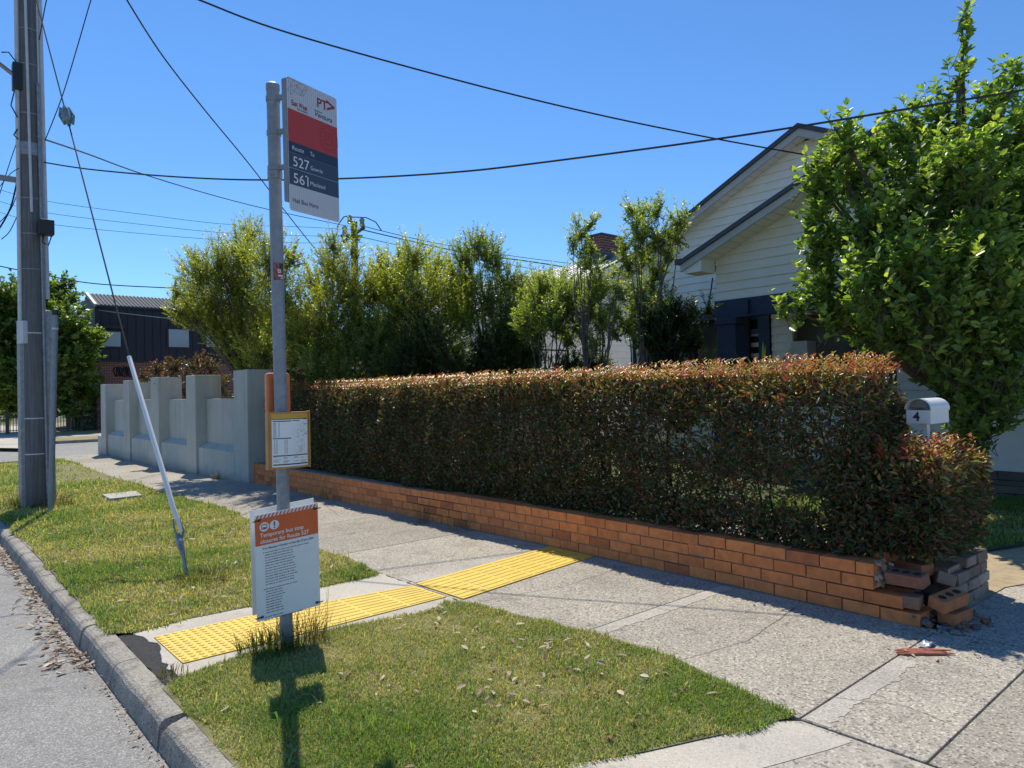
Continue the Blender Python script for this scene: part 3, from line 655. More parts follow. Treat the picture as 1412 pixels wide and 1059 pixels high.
# timetable case with a bowed front
TLc = atD(368.5, 569, 4.21); ch = .335; cw = .25; cz1 = TLc.z; cz0 = cz1 - ch
cx0 = PX_ - .115; cy0 = PY_ - .058
def bow(u): return -.030 * (1 - ((u - .5) * 2) ** 2)
case = MB(); nseg = 12
for i in range(nseg):
    u0, u1 = i / nseg, (i + 1) / nseg
    p = lambda u, z: (cx0 + cw * u, cy0 + bow(u), z)
    case.quad(p(u0, cz0), p(u1, cz0), p(u1, cz1), p(u0, cz1))
    case.quad((cx0 + cw * u0, cy0 + .03, cz1), (cx0 + cw * u0, cy0 + bow(u0), cz1), (cx0 + cw * u1, cy0 + bow(u1), cz1), (cx0 + cw * u1, cy0 + .03, cz1))
    case.quad((cx0 + cw * u0, cy0 + .03, cz0), (cx0 + cw * u1, cy0 + .03, cz0), (cx0 + cw * u1, cy0 + bow(u1), cz0), (cx0 + cw * u0, cy0 + bow(u0), cz0))
case.quad((cx0, cy0 + .03, cz0), (cx0, cy0, cz0), (cx0, cy0, cz1), (cx0, cy0 + .03, cz1)); case.quad((cx0 + cw, cy0, cz0), (cx0 + cw, cy0 + .03, cz0), (cx0 + cw, cy0 + .03, cz1), (cx0 + cw, cy0, cz1))
case.quad((cx0 + cw, cy0 + .03, cz0), (cx0, cy0 + .03, cz0), (cx0, cy0 + .03, cz1), (cx0 + cw, cy0 + .03, cz1))
case_o = case.build('timetable_case', M_case, bs)
for a in (cx0 - .008, cx0 + cw):
    fr = MB(); fr.box(a, cy0 - .006, cz0 - .004, a + .008, cy0 + .034, cz1 + .004); fr.build('frame', M_case, case_o, bevel=.002)
def bowrect(mb, u0, v0, u1, v1, h, k=6):
    vs = []
    for i in range(k + 1):
        u = u0 + (u1 - u0) * i / k
        vs += [(cx0 + cw * u, cy0 + bow(u) - h, cz1 - ch * v1), (cx0 + cw * u, cy0 + bow(u) - h, cz1 - ch * v0)]
    mb.add(vs, [(2 * i, 2 * i + 2, 2 * i + 3, 2 * i + 1) for i in range(k)])
mb = MB(); bowrect(mb, .06, .13, .95, .965, .001); mb.build('timetable_sheet', M_sheet, case_o)
mb = MB(); bowrect(mb, .06, .03, .95, .125, .001); mb.build('timetable_header', M_yel, case_o)
mb = MB()
for (a, b_, c, d) in ((.08, .15, .5, .166), (.53, .15, .72, .162), (.08, .455, .5, .47), (.08, .76, .94, .778), (.08, .915, .94, .935), (.84, .22, .94, .228), (.84, .4, .94, .408), (.83, .125, .93, .137), (.06, .118, .95, .128)): bowrect(mb, a, b_, c, d, .0018)
mb.build('timetable_rule', M_darktxt, case_o)
mb = MB(); rr = random.Random(4)
for i in range(13): bowrect(mb, .09, .19 + i * .02, .155, .197 + i * .02, .0018, 1); bowrect(mb, .2, .19 + i * .02, .23, .197 + i * .02, .0018, 1)
for i in range(12):
    for u in (.1, .15, .33, .38): bowrect(mb, u, .49 + i * .021, u + .03, .497 + i * .021, .0018, 1)
for i in range(6):
    for u in (.09, .3, .55, .74):
        if rr.random() < .8: bowrect(mb, u, .795 + i * .019, u + rr.uniform(.08, .17), .801 + i * .019, .0018, 1)
px0, py0 = .62, .2
for i in range(90):
    a, b_ = rr.gauss(.72, .09), rr.uniform(.2, .73); 
    if .53 < a < .93: bowrect(mb, a, b_, a + rr.uniform(.01, .06), b_ + .004, .0018, 1)
mb.build('timetable_print', M_greytxt, case_o)

# ------------------------------------------------------------------ temporary notice (two boards tied round the pole)
nl = thing('notice_board', 'white and orange temporary bus stop closure notice tied low on the pole', 'notice', (PX_, PY_, .17))
TLn = atD(350.5, 711, 4.19); TRn = atD(438, 693, 4.36); BLn = atD(353.5, 857, 4.19)
un = Vector((TRn.x - TLn.x, TRn.y - TLn.y, 0)).normalized(); NW = (TRn - TLn).length; NH = .625
Pn = Panel(Vector((TLn.x, TLn.y, (TLn.z))), Vector((un.x, un.y, (TRn.z - TLn.z) / NW)), Vector((.012, 0, -1)))
mid = Pn.p(NW * .53, .3); sh = (PY_ - .046) - mid.y; Pn.o += Vector((0, sh, 0))
mb = MB(); Pn.slab(mb, 0, 0, NW, NH, -.004, 0); brd = mb.build('board', M_sheet, nl)
mb = MB(); bk = Panel(Pn.p(-.012, -.016, -.095), Pn.u + Vector((0, .02, 0)), Pn.d); bk.slab(mb, 0, 0, NW + .01, NH, -.004, 0); mb.build('back_board', M_sheet, nl)
mb = MB(); Pn.rect(mb, .002, .026, NW - .002, .185, .0012); mb.build('orange_header', M_orange, brd)
mb = MB()
for i in range(17):
    x = .006 + i * .0222; mb.quad(Pn.p(x, .0255, .0012), Pn.p(x + .011, .0255, .0012), Pn.p(min(x + .022, NW - .002), .006, .0012), Pn.p(min(x + .011, NW - .003), .006, .0012))
mb.build('striped_border', M_orange, brd)
mb = MB(); Pn.disc(mb, .055, .078, .027, .0018); Pn.disc(mb, .113, .078, .027, .0018)
Pn.text(mb, 'Temporary bus stop', .03, .138, .034, .0018, fit=.252, bold=.012); Pn.text(mb, 'closures for Route 527', .03, .174, .034, .0018, fit=.282, bold=.012)
mb.build('lettering', M_sheet, brd)
mb = MB(); Pn.slab(mb, .109, .058, .117, .085, .0019, .0024); Pn.disc(mb, .113, .094, .0045, .0024)
Pn.rrect(mb, .038, .062, .072, .093, .005, .0019, .0024); mb.build('emblem', M_redtxt, brd)
mb = MB(); Pn.rect(mb, .042, .067, .068, .08, .0028); Pn.disc(mb, .046, .087, .003, .0028); Pn.disc(mb, .064, .087, .003, .0028); mb.build('emblem', M_sheet, brd)
mb = MB(); Pn.text(mb, 'From Monday 6 October to Saturday 29 June 2024', .042, .212, .0165, .0015, fit=.296, bold=.014)
mb.build('lettering', M_darktxt, brd)
mb = MB(); y = .233; Pn.words(mb, .042, y, .28, .0088, .0015, 1)
for i in range(12):
    y += .0158; Pn.words(mb, .054, y, .155 + .035 * random.random(), .0088, .0015, i + 2)
y += .026; Pn.words(mb, .042, y, .2, .0088, .0015, 20)
for i in range(9):
    y += .0155; Pn.words(mb, .054, y, .09 + .02 * random.random(), .0088, .0015, i + 30)
y += .024; Pn.words(mb, .042, y, .12, .0092, .0015, 50); y += .016; Pn.words(mb, .042, y, .23, .0105, .0015, 51)
mb.build('small_print', M_greytxt, brd)
for (x, y, sx_) in ((.028, .035, -1), (NW - .022, .032, 1), (.03, NH - .022, -1), (NW - .022, NH - .022, 1)):
    mb = MB(); Pn.ring(mb, x, y, .0085, .0045, .003, 16); mb.build('eyelet', M_black, nl)
    mb = MB(); e = Pn.p(x, y, .004); mb.tube([e, Pn.p(x + sx_ * .02, y + .001, .006), Pn.p(x + sx_ * .038, y + .002, .0)], .0035, 6); mb.build('cable_tie', M_black, nl)

# ------------------------------------------------------------------ weeds and tufts
def tuft(name, x, y, z, n, hmin, hmax, spread, label, seed, dry=.5, wd=.004):
    r = np.random.default_rng(seed); a = r.uniform(0, 2 * math.pi, n); rad = spread * np.sqrt(r.random(n))
    P0 = np.stack([x + rad * np.cos(a), y + rad * np.sin(a), np.full(n, z)], 1); h = r.uniform(hmin, hmax, n); a2 = a + r.normal(0, .7, n); ln = r.uniform(.15, .9, n)
    d = np.stack([np.cos(a2), np.sin(a2)], 1); S = np.stack([-d[:, 1], d[:, 0], 0 * a], 1) * (wd * r.uniform(.6, 1.3, n))[:, None] / 2
    def pt(t): return P0 + np.stack([d[:, 0] * ln * h * t ** 1.8, d[:, 1] * ln * h * t ** 1.8, h * t * (1 - .25 * ln * t)], 1)
    V = np.stack([P0 - S, P0 + S, pt(.35) + S, pt(.35) - S, pt(.7) + S * .7, pt(.7) - S * .7, pt(1.0)], 1).reshape(-1, 3)
    isd = r.random(n) < dry; c = np.where(isd[:, None], np.array([.2, .15, .07]), np.array([.06, .11, .02])) * r.uniform(.6, 1.4, n)[:, None]
    return tag(fastmesh(name, V, 7, [(0, 1, 2, 3), (3, 2, 4, 5), (5, 4, 6)], c, M_blade), label, 'grass tuft')
tuft('grass_tuft', PX_ + .05, PY_ + .02, -.01, 360, .05, .2, .19, 'tall weedy grass tuft growing round the foot of the bus stop pole', 31, .35)
tuft('grass_tuft', PX_ - .13, PY_ - .03, -.01, 330, .05, .16, .17, 'bushy green grass clump left of the bus stop pole beside the studded mat', 36, .15)
tuft('grass_tuft', PX_ + .2, PY_ + .04, -.01, 46, .2, .42, .09, 'sparse wiry grass stalks right of the bus stop pole', 32, .6, .003)
tuft('grass_tuft', 1.93, 6.1, 0, 420, .04, .13, .22, 'dry grass tuft at the foot of the guy wire', 33, .5)
tuft('grass_tuft', 1.7, 11.9, 0, 200, .06, .3, .25, 'long dry grass round the base of the utility pole', 34, .6, .006)
tuft('grass_tuft', 1.33, 12.2, 0, 160, .06, .3, .2, 'green weeds left of the utility pole base', 37, .3, .008)
tuft('grass_tuft', 1.13, 4.13, 0, 60, .03, .09, .08, 'little yellow flowering weed beside the kerb at the tar patch', 38, .5)
for k, (yy, lb) in enumerate(((7.0, 'dry wispy weeds against the brick wall before the tactile mat'), (6.3, 'dead grass stalks leaning on the brick wall'), (9.6, 'wispy weeds at the far end of the brick wall'))):
    tuft('grass_tuft', 4.68, yy, 0, 70, .08, .34, .12 + .05 * k, lb, 40 + k, 1.0, .003)
tuft('grass_tuft', 4.5, 13.5, gz(13.5), 40, .05, .2, .08, 'single weed at the foot of the grey wall', 45, .3, .008)

def litter(name, P2, z, seed, lmin, lmax, label, cat, zf=None):
    r = np.random.default_rng(seed); n = len(P2); a = r.uniform(0, 2 * math.pi, n)
    D = np.stack([np.cos(a), np.sin(a), r.normal(0, .18, n)], 1); Nn = np.stack([r.normal(0, .35, n), r.normal(0, .35, n), np.ones(n)], 1)
    L = r.uniform(lmin, lmax, n); base = np.array([[.40, .30, .2], [.48, .38, .27], [.24, .15, .1], [.56, .48, .36], [.32, .2, .13]])[r.integers(0, 5, n)] * r.uniform(.6, 1.2, n)[:, None]
    P_ = np.stack([P2[:, 0], P2[:, 1], z + gzn(P2[:, 1]) + r.uniform(0, .02, n)], 1)
    return tag(leaf_mesh(name, P_, D, Nn, L, L * r.uniform(.25, .5, n), base, M_litter, fold=.5, droop=-.12), label, cat, kind='stuff')
r = np.random.default_rng(50); n = 620; yy = 5.0 + 7 * r.random(n) ** 1.3; off = np.abs(r.normal(0, .055, n)) * np.where((yy > 5) & (yy < 6.9), 1.6, .8)
litter('leaf_litter', np.stack([.905 - off, yy], 1), -.128, 51, .02, .075, 'drift of dry brown leaves in the gutter along the kerb', 'leaf litter')
n = 130; yy = 2.8 + 2.2 * r.random(n); litter('leaf_litter', np.stack([.912 - np.abs(r.normal(0, .03, n)), yy], 1), -.128, 52, .01, .035, 'small leaf crumbs along the near gutter', 'leaf litter')
xs = r.uniform(1.15, 3.1, 430); ys = r.uniform(2.0, 4.1, 430); k = inpoly(xs, ys, V1) & (vnoise(xs * 2.2, ys * 2.2, 77) > .38)
litter('leaf_litter', np.stack([xs[k], ys[k]], 1), .014, 53, .018, .062, 'scattered dry leaves lying on the near green grass', 'leaf litter')
xs = r.uniform(1.15, 3.1, 700); ys = r.uniform(5.1, 10, 700); k = inpoly(xs, ys, V2) & ((vnoise(xs * 2.2, ys * 2.2, 78) > .5) | (ys < 6.2))
litter('leaf_litter', np.stack([xs[k], ys[k]], 1), .02, 54, .02, .07, 'scattered dry leaves lying on the far yellow grass', 'leaf litter')
xs = np.concatenate([r.uniform(4.45, 4.76, 120), r.uniform(4.2, 5.1, 70)]); ys = np.concatenate([r.uniform(1.7, 11, 120), r.uniform(1.3, 1.7, 70)])
litter('leaf_litter', np.stack([xs, ys], 1), .003, 55, .012, .045, 'crumbs and dry leaves along the foot of the brick wall', 'leaf litter')

# ------------------------------------------------------------------ orange brick wall
def jitter_box(mb, x0, y0, z0, x1, y1, z1, j, rr):
    vs = []
    for (x, y, z) in ((x0, y0, z0), (x1, y0, z0), (x1, y1, z0), (x0, y1, z0), (x0, y0, z1), (x1, y0, z1), (x1, y1, z1), (x0, y1, z1)):
        vs.append((x + rr.uniform(-j, j), y + rr.uniform(-j, j), z + rr.uniform(-j, j)))
    mb.add(vs, [(3, 2, 1, 0), (4, 5, 6, 7), (0, 1, 5, 4), (1, 2, 6, 5), (2, 3, 7, 6), (3, 0, 4, 7)])
def brickcol(rr):
    k = rr.random(); b_ = (.74, .245, .08) if k < .7 else ((.67, .215, .072) if k < .92 else (.5, .155, .062)); s_ = rr.uniform(.94, 1.06)
    return tuple(c * s_ for c in b_)
bw = thing('brick_wall', 'low orange brick wall under the clipped hedge with a broken near end', 'brick wall', (4.88, 1.7, 0))
rr = random.Random(5); bm_ = MB(); ends = [1.70, 1.80, 1.975, 1.97]; YB = 12.5
mor = MB()
for row in range(4):
    z0 = .004 + row * .087; y = ends[row]; first = True
    while y < YB:
        l = .232
        if first: l = (.232, .232, .20, .11)[row]
        y1 = min(y + l, YB)
        dz = -.012 * sstep(3.2, 3.25, y) + .018 * math.sin((y - 2) * .55)
        dz += .006 * sstep(8.9, 9.0, y)
        dx = .006 if y > 3.2 else 0
        gap = .0
        bm_.col = brickcol(rr)
        jitter_box(bm_, 4.768 + dx, y, z0 + dz, 4.985 + dx, y1, z0 + .077 + dz, .0018, rr)
        first = False; y = y1 + .010
        if row and abs(y - 3.2) < .12: y += .004
    mor.add(*[[(4.783, ends[row] + .03, z0 - .006), (4.98, ends[row] + .03, z0 - .006), (4.98, YB, z0 - .006), (4.783, YB, z0 - .006), (4.783, ends[row] + .03, z0 + .072), (4.98, ends[row] + .03, z0 + .072), (4.98, YB, z0 + .072), (4.783, YB, z0 + .072)],
              [(3, 2, 1, 0), (4, 5, 6, 7), (0, 1, 5, 4), (1, 2, 6, 5), (2, 3, 7, 6), (3, 0, 4, 7)]])
bm_.build('brickwork', M_brick, bw, bevel=.004)
mor.build('mortar', M_mortar, bw)
mb = MB(); rr = random.Random(8)
for i in range(34):
    a = rr.uniform(0, 6.28); mb.obox((4.87 + rr.uniform(-.09, .09), 1.985 + rr.uniform(-.05, .015), .19 + rr.uniform(0, .15)), (.016 * math.cos(a), .016 * math.sin(a), .005), (-.013 * math.sin(a), .013 * math.cos(a), .004), (.003, .002, rr.uniform(.008, .018)))
mb.build('broken_mortar', M_mortar, bw, bevel=.003)
# stone return wall along the drive
rw = thing('stone_wall', 'short weathered grey brown brick return wall at the hedge corner', 'garden wall', (5.5, 1.66, 0))
mb = MB(); rr = random.Random(9)
for row in range(4):
    x = 5.22 + .05 * row + (.13 if row == 3 else 0); z0 = .003 + row * .078
    while x < 5.90 - .012 * row:
        l = rr.uniform(.14, .24); x1 = min(x + l, 5.95 - .012 * row); k = rr.random()
        c = (.3, .24, .18) if k < .5 else ((.38, .34, .28) if k < .7 else (.2, .15, .11)); kf_ = rr.uniform(.8, 1.15); mb.col = tuple(v * kf_ for v in c)
        o_ = rr.uniform(-.008, .008)
        jitter_box(mb, x, 1.66 + o_ - .02 * (x - 5.2), z0, x1, 1.84, z0 + .072, .006, rr); x = x1 + .009
mb.build('stonework', M_stone, rw, bevel=.009)
mb = MB(); mb.box(5.27, 1.70, .0, 5.90, 1.825, .27); mb.build('mortar', M_mortar, rw)

def loose_brick(label, c, yaw, pitch=0, roll=0, L=.23, Wd=.108, H=.076, holes=True, col=None, cut=False, seed=0):
    rr = random.Random(seed)
    t = thing('loose_brick', label, 'brick', (0, 0, 0), 'loose bricks at the broken wall end')
    Mx = Matrix.Translation(Vector(c)) @ Matrix.Rotation(yaw, 4, 'Z') @ Matrix.Rotation(pitch, 4, 'Y') @ Matrix.Rotation(roll, 4, 'X')
    t.location = c
    mb = MB(); mb.col = col or brickcol(rr)
    vs = [Mx @ Vector((sx_ * L / 2 + rr.uniform(-.004, .004), sy_ * Wd / 2 + rr.uniform(-.003, .003), sz_ * H / 2 + rr.uniform(-.002, .002))) for sx_, sy_, sz_ in ((-1, -1, -1), (1, -1, -1), (1, 1, -1), (-1, 1, -1), (-1, -1, 1), (1, -1, 1), (1, 1, 1), (-1, 1, 1))]
    mb.add(vs, [(3, 2, 1, 0), (4, 5, 6, 7), (0, 1, 5, 4), (1, 2, 6, 5), (2, 3, 7, 6), (3, 0, 4, 7)])
    mb.build('brick_body', M_brick, t, bevel=.006)
    if holes:
        for k in (-1, 0, 1):
            hb = MB(); ring = [Mx @ Vector((k * L * .29 + .024 * math.cos(a * math.pi / 8), .024 * math.sin(a * math.pi / 8), H / 2 + .0025)) for a in range(16)]
            hb.poly(ring); hb.build('core_hole', M_hole, t)
    return t
PI = math.pi
dull = (.27, .12, .075); org = (.52, .2, .085)
loose_brick('brown brick with three round holes lying level on the broken wall end', (4.85, 1.80, .270), PI / 2 - .12, 0.04, -.16, col=dull, seed=1)
loose_brick('small broken half brick on the lowest step of the wall end', (4.83, 1.765, .137), PI / 2 + .1, 0, 0, L=.105, holes=False, col=(.3, .17, .11), seed=2)
loose_brick('tilted brick showing three round holes and a pale end, nearest the driveway', (4.96, 1.60, .150), -.30, -.13, .22, col=(.54, .21, .095), seed=3)
loose_brick('orange brick lying underneath the tilted three-holed brick', (5.02, 1.585, .045), -.12, 0, 0, col=org, holes=False, seed=4)
loose_brick('orange brick pushed up under the hedge, highest of the loose bricks', (5.1, 2.02, .345), -.55, .0, .1, col=org, holes=False, seed=5)
loose_brick('orange brick behind the level three-holed brick', (5.12, 1.86, .285), PI / 2 - .4, 0, 0, col=(.4, .15, .075), holes=False, seed=6)
loose_brick('orange brick with clean long face below the low hedge corner', (5.32, 1.86, .305), .25, 0, 0, col=org, holes=False, seed=7)
loose_brick('dull grey brown brick leaning against the stone return wall', (5.18, 1.70, .21), .5, .35, .25, col=(.25, .19, .15), holes=False, seed=8)
# bricks that fill the core of the broken corner
mb = MB(); rr = random.Random(3)
for i in range(150):
    x, y = rr.gauss(5.0, .13), rr.gauss(1.66, .1); s_ = rr.uniform(.006, .026); a = rr.uniform(0, 6.28); z = max(.004, .16 - 2.2 * max(0, 1.8 - y) * .5) * rr.random() if y > 1.66 else .006
    mb.col = rr.choice([(.2, .16, .13), (.3, .25, .2), (.34, .15, .08), (.12, .1, .09)])
    mb.obox((x, y, z + s_ * .4), (s_ * math.cos(a), s_ * math.sin(a), s_ * .2), (-s_ * .8 * math.sin(a), s_ * .8 * math.cos(a), .1 * s_), (.1 * s_, 0, s_ * .55))
tag(mb.build('rubble', M_stone, bevel=.002), 'crumbled mortar and brick rubble at the broken wall corner', 'rubble', kind='stuff')
mb = MB(); mb.prism([(5.0, 1.72, 0), (5.75, 1.72, 0), (5.75, 2.3, 0), (5.0, 2.3, 0)], (0, 0, .20)); tag(mb.build('soil_heap', M_mulch), kind='structure')
# litter
c = gp(1277, 889, .01); mb = MB(); n = 9
vs = [(c.x + .10 * (i / n - .5) * 1.3 + .012 * mnoise.noise(Vector((i, j, 1))), c.y + .06 * (j / 5 - .5) + .012 * mnoise.noise(Vector((i, j, 5))), .012 + .022 * abs(mnoise.noise(Vector((i * .9, j * .9, 3))))) for i in range(n + 1) for j in range(6)]
fs = [(i * 6 + j, (i + 1) * 6 + j, (i + 1) * 6 + j + 1, i * 6 + j + 1) for i in range(n) for j in range(5)]
half = len(fs) // 2; mb.add(vs, fs); mb.mi = [0 if (i * 7) % 5 else 1 for i in range(len(fs))]
tag(mb.build('crumpled_wrapper', [paint('silver_foil', (.6, .63, .68), .3, .1, 30, metal=.5), paint('foil_print', (.06, .1, .25), .4, .1, 30)]), 'crumpled silver and blue wrapper on the path by the broken bricks', 'litter')
a, b_ = gp(1232, 901), gp(1318, 901); mb = MB(); rr = random.Random(2)
for k in range(5):
    pts = []
    for i in range(7):
        f = i / 6; p = a.lerp(b_, .04 + .92 * f * (1 - .12 * (k % 3))); pts.append((p.x + .012 * (k - 2) + rr.uniform(-.004, .004), p.y + .008 * (k - 2) + rr.uniform(-.004, .004), .008 + .004 * (k % 2)))
    mb.tube(pts, [.003, .009, .010, .011, .009, .007, .003], 5)
tag(mb.build('bark_strip', paint('red_bark', (.38, .13, .08), .9, .25, 40)), 'long splintered strip of red bark lying on the path', 'bark')

# ------------------------------------------------------------------ hedges
def hedge_cols(r, z, top, n, redx):
    """old leaves deep green, new growth near the clipped top and ends red to yellow-green"""
    t = np.clip((z - (top - .30)) / .30, 0, 1); new = r.random(n) < (t ** 1.3 * .8 + .02) * redx
    g = np.stack([r.uniform(.045, .11, n), r.uniform(.07, .115, n), r.uniform(.028, .048, n)], 1)
    pal = np.array([[.34, .14, .075], [.36, .25, .085], [.36, .33, .10], [.27, .30, .085], [.27, .085, .06], [.22, .20, .07]])
    m_ = pal[r.integers(0, 6, n)] * r.uniform(.7, 1.25, n)[:, None]
    br = r.random(n) < .22; g[br] = np.array([.19, .09, .055]) * r.uniform(.6, 1.2, br.sum())[:, None]; g *= 1.15
    return np.where(new[:, None], m_, g)
def hedge(root, x0, x1, y0, y1, zb, ztop, n, seed, ends=True, thin=None, Lr=(.03, .065), slope=0.0):
    r = np.random.default_rng(seed); LX, LY, LZ = x1 - x0, y1 - y0, ztop - zb
    wf, wt, we, wi = LY * LZ, LY * LX * 1.1, LX * LZ * (1.3 if ends else 0), LY * LZ * 1.0
    wts = np.array([wf, wt, we, we * .4, wi]); wts /= wts.sum(); kind = r.choice(5, n, p=wts)
    u, v, dep = r.random(n), r.random(n), np.abs(r.normal(0, .06, n))
    x = np.empty(n); y = np.empty(n); z = np.empty(n); nx = np.zeros(n); ny = np.zeros(n); nz = np.zeros(n)
    for k in range(5):
        m_ = kind == k
        if k == 0: x[m_] = x0 + dep[m_]; y[m_] = y0 + LY * u[m_]; z[m_] = zb + LZ * v[m_]; nx[m_] = -1
        elif k == 1: z[m_] = ztop - dep[m_]; y[m_] = y0 + LY * u[m_]; x[m_] = x0 + LX * v[m_]; nz[m_] = 1
        elif k == 2: y[m_] = y0 + dep[m_]; x[m_] = x0 + LX * u[m_]; z[m_] = zb + LZ * v[m_]; ny[m_] = -1
        elif k == 3: y[m_] = y1 - dep[m_]; x[m_] = x0 + LX * u[m_]; z[m_] = zb + LZ * v[m_]; ny[m_] = 1
        else: x[m_] = x0 + .05 + (LX - .05) * u[m_]; y[m_] = y0 + LY * v[m_]; z[m_] = zb + LZ * r.random(m_.sum()) ** 1.9; nx[m_] = -.6
    # lumpy clipped surface and rounded top edge
    lump = (vnoise(y * 2.1, z * 2.1, 5) - .5) * .17 + (vnoise(y * 6, z * 6, 6) - .5) * .10 + .05 * np.exp(-((z - .95) / .4) ** 2)
    x -= lump * (kind == 0); z += ((vnoise(y * 2.3, x * 3, 8) - .5) * .12 + (vnoise(y * 8, x * 8, 9) - .5) * .09) * (kind == 1) ; y -= lump * (kind == 2)
    rnd = np.clip((z - (ztop - .22)) / .22, 0, 1); x += rnd ** 2 * .13 * (kind == 0); y += rnd ** 2 * .13 * (kind == 2)
    z -= (.10 * np.exp(-(x - x0) / .07) + .15 * np.exp(-(y - y0) / .16) + slope * (x - x0) / LX) * (kind == 1)
    lowk = (kind == 0) & (r.random(n) < .16); z[lowk] = zb + r.random(lowk.sum()) * .3; x[lowk] = x0 + r.random(lowk.sum()) * .25 - .02
    keep = np.ones(n, bool)
    if thin is not None: keep = r.random(n) < thin(y, z, kind)
    keep &= r.random(n) < np.clip(.12 + vnoise(y * 5.5, z * 5.5, 14) * 1.6, 0, 1)
    x, y, z, nx, ny, nz, kind = (a[keep] for a in (x, y, z, nx, ny, nz, kind)); n = len(x)
    # a few shoots stand above the clip line
    D = np.stack([nx * .7 + r.normal(0, .55, n), ny * .7 + r.normal(0, .55, n), nz * .8 + .25 + r.normal(0, .6, n)], 1)
    Nn = np.stack([nx * .5 + r.normal(0, .7, n), ny * .5 + r.normal(0, .7, n), .6 + nz * .4 + r.normal(0, .6, n)], 1)
    L = r.uniform(*Lr, n)
    redx = .62 + .6 * (y < 3.2) - .2 * (y > 9)
    cols = hedge_cols(r, z, ztop, n, redx)
    P_ = np.stack([x, y, z], 1)
    # shoots
    m = int(n * .015); sy = r.uniform(y0, y1, m); sx2 = r.uniform(x0 + .02, x1, m); sz = ztop - .02
    SP, SD, SN, SL, SCc = [], [], [], [], []
    for i in range(m):
        hgt = r.uniform(.03, .17); dd = np.array([r.normal(0, .25), r.normal(0, .25), 1.0]); nl_ = int(4 + hgt * 45)
        cc = np.array([[.38, .11, .06], [.40, .2, .07], [.3, .27, .07]])[r.integers(0, 3)]
        for q in range(nl_):
            f = q / nl_; p = np.array([sx2[i], sy[i], sz]) + dd * hgt * f; a = q * 2.4 + r.uniform(0, 1)
            SP.append(p); SD.append([math.cos(a), math.sin(a), .8]); SN.append([-math.cos(a) * .6, -math.sin(a) * .6, 1]); SL.append(r.uniform(.025, .05)); SCc.append(cc * r.uniform(.7, 1.3))
    P_ = np.concatenate([P_, SP]); D = np.concatenate([D, SD]); Nn = np.concatenate([Nn, SN]); L = np.concatenate([L, SL]); cols = np.concatenate([cols, SCc])
    leaf_mesh('foliage', P_, D, Nn, L, L * r.uniform(.28, .44, len(L)), cols, M_hedge, root, fold=.35, droop=.18)
    mb = MB(); rr = random.Random(seed)
    ny_ = int(LY / .2)
    for i in range(ny_):
        yy = y0 + .08 + (LY - .16) * (i + rr.random() * .6) / ny_; xx = rr.uniform(x0 + .15, x1 - .15); p = Vector((xx, yy, .14)); pts = [p]
        for k in range(5): p = p + Vector((rr.uniform(-.06, .06), rr.uniform(-.08, .08), (ztop - .25 - .14) / 5)); pts.append(p.copy())
        mb.tube(pts, [.013, .011, .009, .007, .005, .003], 5)
        for k in range(5):
            q = pts[rr.randint(1, 4)]; e = q + Vector((rr.uniform(-.32, .25), rr.uniform(-.2, .2), rr.uniform(.08, .3))); e.x = min(max(e.x, x0 + .03), x1)
            mb.tube([q, q.lerp(e, .5) + Vector((0, 0, -.02)), e], [.006, .004, .002], 4)
    mb.build('stems', M_stem, root)
h1 = thing('hedge', 'long clipped hedge with reddish new growth above the orange brick wall', 'hedge', (5.4, 7, .15))
def thin_main(y, z, kind):
    g = np.ones(len(y))
    low = np.clip((z - .33) / .06, .8, 1); g *= low
    hole = np.exp(-((y - 2.75) / .75) ** 2) * np.exp(-((z - .66) / .2) ** 2); g *= 1 - .62 * hole
    hole = np.exp(-((y - 3.9) / .8) ** 2) * np.exp(-((z - .5) / .12) ** 2); g *= 1 - .35 * hole
    return g
hedge(h1, 4.93, 5.72, 2.10, 12.1, .30, 1.60, 205000, 61, thin=thin_main)
h2 = thing('hedge', 'shorter shaggy end of hedge wrapping the corner below the letterbox', 'hedge', (5.4, 1.85, .2))
hedge(h2, 4.98, 5.86, 1.66, 2.35, .37, 1.02, 27000, 62, slope=.16, Lr=(.035, .075), thin=lambda y, z, k: np.clip((z - .3) / .15, .5, 1))

